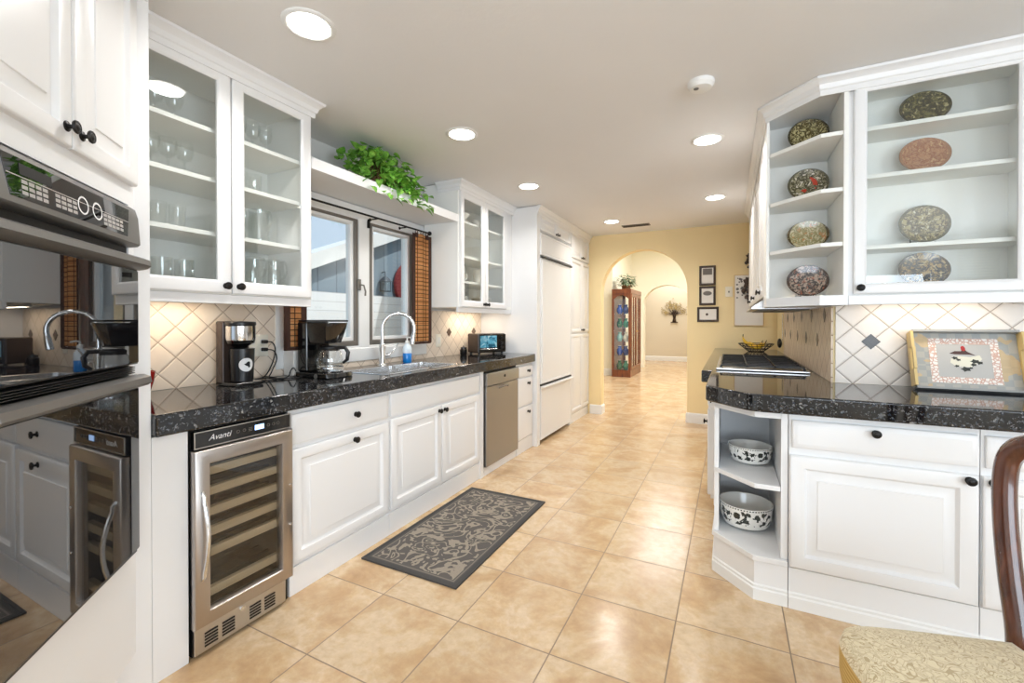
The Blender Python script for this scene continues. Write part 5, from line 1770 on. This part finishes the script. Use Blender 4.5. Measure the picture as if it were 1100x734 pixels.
for i in range(26):
    a, z = rng.uniform(-0.125, 0.03), rng.uniform(0.02, 0.27)
    r = rng.uniform(0.008, 0.017)
    gp.lathe([(0, 0), (r, 0), (r, 0.0008), (0, 0.0008)], (a, -0.0122, z), '-y', 10)
gp.build('grape_print', 'ink', bd)
orn = thing('grape_ornament', 'dark metal grape cluster ornament hanging on the yellow wall beside the cupboards', 'ornament', (0.205, YE - 0.018, 1.68))
g = MB()
rng = random.Random(9)
for i in range(34):
    z = rng.uniform(-0.16, 0.06)
    hw = 0.075 * (1 - abs(z + 0.04) / 0.16)
    g.ball((rng.uniform(-hw, hw), rng.uniform(-0.045, -0.012), z), 0.02, 10)
g.build('grapes', 'ornmetal', orn)
lf_ = MB()
for q in range(5):
    a = math.radians(30 + 30 * q)
    leaf_mesh(lf_, Vector((0, -0.03, 0.05)), Vector((math.cos(a), -0.1, math.sin(a))), Vector((0, -1, 0)), 0.085, 0.08, 0.1)
lf_.build('leaves', 'ornmetal', orn)
dup(orn, (0.22, YE - 0.018, 2.0), None, 'upper dark metal grape ornament close under the ceiling by the cupboards', (0.8, 1, 0.7))
lad = thing('hanging_ladle', 'long-handled black ladle hanging on the wall past the hob tiles', 'ladle', (XR - 0.003, 5.32, 1.03), RM90)
MB().box(-0.012, 0.012, -0.006, -0.001, 0.05, 0.32).build('handle', 'chrome', lad, bevel=0.003)
MB().ball((0, -0.028, 0.02), 0.045, 16, sy=0.5, sz=1.1).build('ladle_cup', 'black', lad)

# ------------------------------------------------------------------ ceiling fittings
cl = thing('recessed_light', '', 'ceiling light', (0, 0, ZC), 0, 'recessed ceiling lights')
MB().lathe([(0.079, -0.0005), (0.079, -0.004), (0.084, -0.007), (0.096, -0.006), (0.102, -0.002), (0.102, 0.0)], (0, 0, -0.0005), seg=36, cap0=False, cap1=False).build('trim_ring', 'trim', cl)
MB().lathe([(0.0, -0.003), (0.078, -0.003), (0.078, -0.0005), (0.0, -0.0005)], (0, 0, -0.0005), seg=36).build('lamp_lens', 'can', cl)
spots = [((-1.511, 1.216), 'recessed ceiling light nearest the oven tower'), ((-1.521, 2.346), 'recessed ceiling light in front of the sink window'), ((-1.58, 3.503), 'recessed ceiling light beside the far glass cabinet'),
         ((-1.258, 5.168), 'recessed ceiling light beside the ceiling vent'), ((-0.137, 3.129), 'recessed ceiling light over the aisle next to the clipped corner shelves'), ((-0.135, 4.605), 'recessed ceiling light over the far end of the hob run')]
for i, ((a, b), lab) in enumerate(spots):
    if i == 0:
        cl.location = (a, b, ZC)
        cl['label'] = lab
    else:
        dup(cl, (a, b, ZC), None, lab)
    light('lamp_beam', 'AREA', (a, b, ZC - 0.012), 7.0, (1.0, 0.98, 0.96), (0, 0, 0), 0.14, shape='DISK', spread=2.6)
sd = thing('smoke_detector', 'round white smoke detector on the ceiling', 'smoke detector', (-0.134, 2.365, ZC))
MB().lathe([(0.062, -0.0005), (0.062, -0.018), (0.055, -0.024), (0.05, -0.034), (0.03, -0.038), (0.0, -0.038)], (0, 0, 0), seg=32).build('detector_body', 'trim', sd)
MB().lathe([(0.012, -0.0385), (0.012, -0.041), (0.0, -0.041)], (-0.02, -0.02, 0), seg=16).build('test_button', 'ink', sd)
cv = thing('ceiling_vent', 'grey slotted air vent in the ceiling before the arch', 'vent', (-1.04, 5.50, ZC))
MB().box(-0.165, 0.165, -0.055, 0.055, -0.008, -0.0005).build('vent_frame', 'vent', cv, bevel=0.002)
s = MB()
for i in range(5):
    s.box(-0.15, 0.15, -0.042 + i * 0.018, -0.032 + i * 0.018, -0.0095, -0.0082)
s.build('vent_slats', 'dark', cv)

# under-cabinet lamps (real strips under the cabinets)
def strip(name, label, loc, sx, sy, e, rotz=0):
    t = thing(name, label, 'lamp', loc)
    MB().box(-sx / 2, sx / 2, -sy / 2, sy / 2, -0.014, -0.001).build('housing', 'trim', t, bevel=0.002)
    light(name + '_glow', 'AREA', (loc[0], loc[1], loc[2] - 0.018), e, (1.0, 0.84, 0.64), (0, 0, 0), sx * 0.9, sy * 0.9)


strip('under_cabinet_lamp', 'lamp strip under the glass cabinet beside the oven tower', (-2.28, 1.10, 1.395), 0.05, 0.4, 1.5)
strip('under_cabinet_lamp', 'lamp strip under the far glass cabinet above the toaster oven', (-2.26, 3.72, 1.395), 0.05, 0.5, 2.4)
strip('under_cabinet_lamp', 'lamp strip under the plate cabinet above the rooster tray', (0.85, 2.74, 1.398), 0.5, 0.04, 0.8)
strip('under_cabinet_lamp', 'lamp strip under the cupboards at the hob corner', (0.36, 2.95, 1.42), 0.05, 0.12, 1.2)

# ------------------------------------------------------------------ rug
rg = thing('floor_mat', 'charcoal floor mat with beige scroll pattern in front of the sink cabinet', 'rug', (-1.462, 2.295, 0.0005))
MB().box(-0.30, 0.30, -0.5575, 0.5575, 0.0, 0.007).build('pile', 'rug', rg, bevel=0.003)
k = NT('mat_edge_binding')
M['matedge'] = k.set(srgb(70, 68, 66), 0.95)
MB().panel(-0.302, 0.302, -0.5595, 0.5595, [(0, 0), (0, -0.009), (0.014, -0.009), (0.014, -0.0072)], back=True).build('binding', 'matedge', rg, rot=(-PI / 2, 0, 0))

# ------------------------------------------------------------------ dining chair (seat faces the left, back post by the peninsula)
chd = thing('dining_chair', 'mahogany dining chair with leaf-patterned cushion at the lower right', 'chair', (0.51, 1.235, 0), math.radians(22))
# local frame: faces -x; back at +x
SHT = 0.482


def seat_outline(s=1.0, n=8):
    # bowed front at -x, narrower at the back
    pts = []
    ctrl = [(0.21, 0.215), (-0.11, 0.25), (-0.185, 0.225), (-0.222, 0.14), (-0.235, 0.0), (-0.222, -0.14), (-0.185, -0.225), (-0.11, -0.25), (0.21, -0.215)]
    return [(p.x * s, p.y * s) for p in smooth([(a, b, 0) for a, b in ctrl], n)]


ol = seat_outline()
cx_ = 0.0
rings = []
for s, z in ((0.95, SHT - 0.115), (0.98, SHT - 0.11), (1.0, SHT - 0.08), (1.0, SHT - 0.020)):
    rings.append([(x * s, y * s, z) for x, y in ol])
MB().loft(rings, True, False).build('cushion_side', 'fabric_side', chd, sharp=60)
rings = []
for s, z in ((1.0, SHT - 0.020), (0.985, SHT - 0.006), (0.95, SHT + 0.004), (0.85, SHT + 0.012), (0.5, SHT + 0.018), (0.15, SHT + 0.02)):
    rings.append([(x * s, y * s, z) for x, y in ol])
MB().loft(rings, False, True).build('cushion_top', 'fabric', chd, sharp=60)
sf = MB()
sf.loft([[(x * 0.945, y * 0.945, z) for x, y in ol] for z in (SHT - 0.16, SHT - 0.1155)])
sf.build('seat_rail', 'mahog', chd, bevel=0.004)


def back_pts(side):
    return smooth([(0.215, 0.205 * side, 0.41), (0.225, 0.215 * side, 0.50), (0.24, 0.25 * side, 0.62), (0.258, 0.283 * side, 0.75), (0.27, 0.297 * side, 0.86), (0.275, 0.285 * side, 0.925), (0.278, 0.235 * side, 0.963), (0.28, 0.11 * side, 0.98), (0.28, 0.0, 0.985)], 6)


lft = back_pts(1)
rgt = back_pts(-1)
full = lft + rgt[::-1][1:]
MB().tube(full, 0.027, 12, True, 0.8).build('back_frame', 'mahog', chd)
sp = MB()
spr = [(0.222, 0.045, 0.43), (0.232, 0.05, 0.55), (0.25, 0.035, 0.65), (0.262, 0.06, 0.78), (0.274, 0.075, 0.88), (0.279, 0.08, 0.97)]
sp.loft([[(x - 0.007, -w_, z), (x - 0.007, w_, z), (x + 0.007, w_, z), (x + 0.007, -w_, z)] for x, w_, z in spr])
sp.build('splat', 'mahog', chd, bevel=0.003)
for side in (1, -1):
    MB().tube(smooth([(-0.17, 0.18 * side, 0.345), (-0.185, 0.195 * side, 0.28), (-0.175, 0.20 * side, 0.14), (-0.20, 0.21 * side, 0.03), (-0.205, 0.215 * side, 0.0)], 5), [0.03] * 6 + [0.026] * 5 + [0.018] * 5 + [0.02] * 5, 10).build('leg', 'mahog', chd)
    MB().tube(smooth([(0.205, 0.165 * side, 0.42), (0.21, 0.165 * side, 0.25), (0.25, 0.17 * side, 0.0)], 6), 0.02, 8).build('leg', 'mahog', chd)

# ------------------------------------------------------------------ hall: curio cabinet, plant, wall tree
cur = thing('curio_cabinet', 'tall cherry wood glass curio cabinet in the hall beyond the arch', 'cabinet', (-2.035, 10.16, 0), R90)
w, dp, hh = 1.27, 0.43, 2.03
f = MB()
f.box(0, w, 0, dp, 0.0, 0.16).box(-0.01, w + 0.01, -0.01, dp, 1.93, hh)
for a in (0, w - 0.05):
    for b in (0, dp - 0.05):
        f.box(a, a + 0.05, b, b + 0.05, 0.16, 1.93)
f.box(0.05, w - 0.05, dp - 0.012, dp, 0.16, 1.93)
f.build('carcass', 'cherry', cur, bevel=0.003)
# arched side frame facing the kitchen (local x = 0 side)
seg = 12
arc = [(0.05 + (dp - 0.1) * i / seg, 1.80 + 0.09 * math.sin(PI * i / seg)) for i in range(seg + 1)]
pf = [(0.05, 1.93)] + arc + [(dp - 0.05, 1.93)]
MB().loft([[(0.002, y, z) for y, z in pf], [(0.03, y, z) for y, z in pf]]).build('arched_rail', 'cherry', cur)
MB().box(0.012, 0.016, 0.051, dp - 0.051, 0.17, 1.80).build('side_pane', 'glass', cur)
for i in range(2):
    a, b = 0.05 + i * (w - 0.1) / 2 + 0.002, 0.05 + (i + 1) * (w - 0.1) / 2 - 0.002
    d = MB().panel(a, b, 0.17, 1.92, [(0, 0.02), (0, -0.008), (0.004, -0.012), (0.06, -0.012), (0.066, -0.004), (0.066, 0.02)], back=True).box((a + b) / 2 - 0.02, (a + b) / 2 + 0.02, -0.01, 0.015, 0.236, 1.855).build('door', 'cherry', cur)
    MB().box(a + 0.065, b - 0.065, 0.004, 0.008, 0.235, 1.856).build('pane', 'glass', d)
    MB().lathe([(r * 1.0, h) for r, h in KNOB], ((b - 0.02) if i == 0 else (a + 0.02), -0.012, 1.05), '-y', 10).build('knob', 'gold', d)
for z in (0.50, 0.82, 1.14, 1.46):
    MB().box(0.052, w - 0.052, 0.03, dp - 0.015, z - 0.01, z).build('shelf', 'ware2', cur)
rng = random.Random(11)
cols = [('cobalt blue', srgb(40, 84, 190)), ('sea green', srgb(50, 140, 110)), ('pale aqua', srgb(150, 200, 200)), ('deep blue', srgb(34, 50, 130)), ('leaf green', srgb(40, 110, 70)), ('white', srgb(226, 224, 214))]
for i, (nm, c) in enumerate(cols):
    M['curio%d' % i] = plain('curio_glaze_' + nm.replace(' ', '_'), c, 0.15, coat=0.5, var=0.2, scale=20)
for zi, (z, zn) in enumerate(((0.16, 'bottom'), (0.50, 'second'), (0.82, 'third'), (1.14, 'fourth'), (1.46, 'top'))):
    for j, yo in enumerate((0.13, 0.28)):
        ci = (zi * 2 + j * 3 + 1) % 6
        t = thing('vase', '%s glazed vase on the %s shelf of the curio cabinet, %s' % (cols[ci][0], zn, ('nearer the doors', 'nearer the wall')[j]), 'vase', (-2.035 - yo - 0.005, 10.30 + 0.03 * j, z + 0.001), 0, 'vases in the curio cabinet')
        s_ = rng.uniform(1.02, 1.12)
        MB().lathe([(0.0, 0.0), (0.04 * s_, 0.0), (0.065 * s_, 0.06), (0.06 * s_, 0.12), (0.03 * s_, 0.17), (0.04 * s_, 0.21), (0.035 * s_, 0.21), (0.02, 0.17), (0, 0.16)], (0, 0, 0), seg=18).build('vase_body', 'curio%d' % ci, t)
        MB().lathe([(0.04 * s_, 0.2102), (0.044 * s_, 0.214), (0.04 * s_, 0.218), (0.03 * s_, 0.214)], (0, 0, 0), seg=18, cap0=False, cap1=False).build('rim', 'curio5', t)
hp = thing('potted_plant', 'leafy grey-green plant on top of the curio cabinet', 'plant', (-2.22, 10.55, hh + 0.001))
MB().lathe([(0.0, 0.0), (0.09, 0.0), (0.11, 0.10), (0.10, 0.10), (0.08, 0.01), (0, 0.01)], (0, 0, 0)).build('pot', 'pot', hp)
mb = MB()
for i in range(260):
    a = rng.uniform(0, 2 * PI)
    el = rng.uniform(-0.15, 1.3)
    r = rng.uniform(0.06, 0.30)
    p = Vector((math.cos(a) * math.cos(el) * r * 0.8, math.sin(a) * math.cos(el) * r * 1.2, 0.12 + math.sin(el) * r * 0.9))
    d = Vector((math.cos(a), math.sin(a), rng.uniform(-0.4, 0.6)))
    leaf_mesh(mb, p, d, Vector((0, 0, 1)), rng.uniform(0.07, 0.11), rng.uniform(0.03, 0.05), 0.3)
mb.build('foliage', 'leaf2', hp)
wtree = thing('metal_tree', 'dark metal tree wall sculpture with gold leaves on the far beige wall', 'wall art', (-1.62, 15.02, 1.245))
tr_ = MB()
lv = MB()
tr_.box(-0.11, 0.11, -0.012, 0.012, 0.0, 0.03)
for xx in (-0.05, -0.02, 0.015, 0.05):
    tr_.tube([(xx, 0, 0.02), (xx * 0.5, 0, 0.14), (xx * 0.9, 0, 0.26), (xx * 2.2, 0, 0.36)], [0.028, 0.024, 0.02, 0.014], 8, True, 0.5)
rng = random.Random(21)
for i in range(34):
    a = math.radians(rng.uniform(-8, 188))
    ln = rng.uniform(0.24, 0.40)
    s0 = Vector((rng.uniform(-0.06, 0.06), 0, 0.28))
    e0 = Vector((math.cos(a) * ln * 1.05, 0, 0.33 + math.sin(a) * ln))
    mid_ = (s0 + e0) / 2 + Vector((0, 0, -0.03))
    tr_.tube([s0, mid_, e0], [0.007, 0.004, 0.0025], 5)
    for q in range(4):
        p = mid_.lerp(e0, rng.uniform(0.2, 1.1)) + Vector((rng.uniform(-0.04, 0.04), -0.01, rng.uniform(-0.04, 0.04)))
        leaf_mesh(lv, p, Vector((rng.uniform(-1, 1), -0.1, rng.uniform(-0.6, 1))), Vector((0, -1, 0)), 0.055, 0.028, 0.1)
tr_.build('trunk', 'frame', wtree)
lv.build('leaves', 'oldgold', wtree)
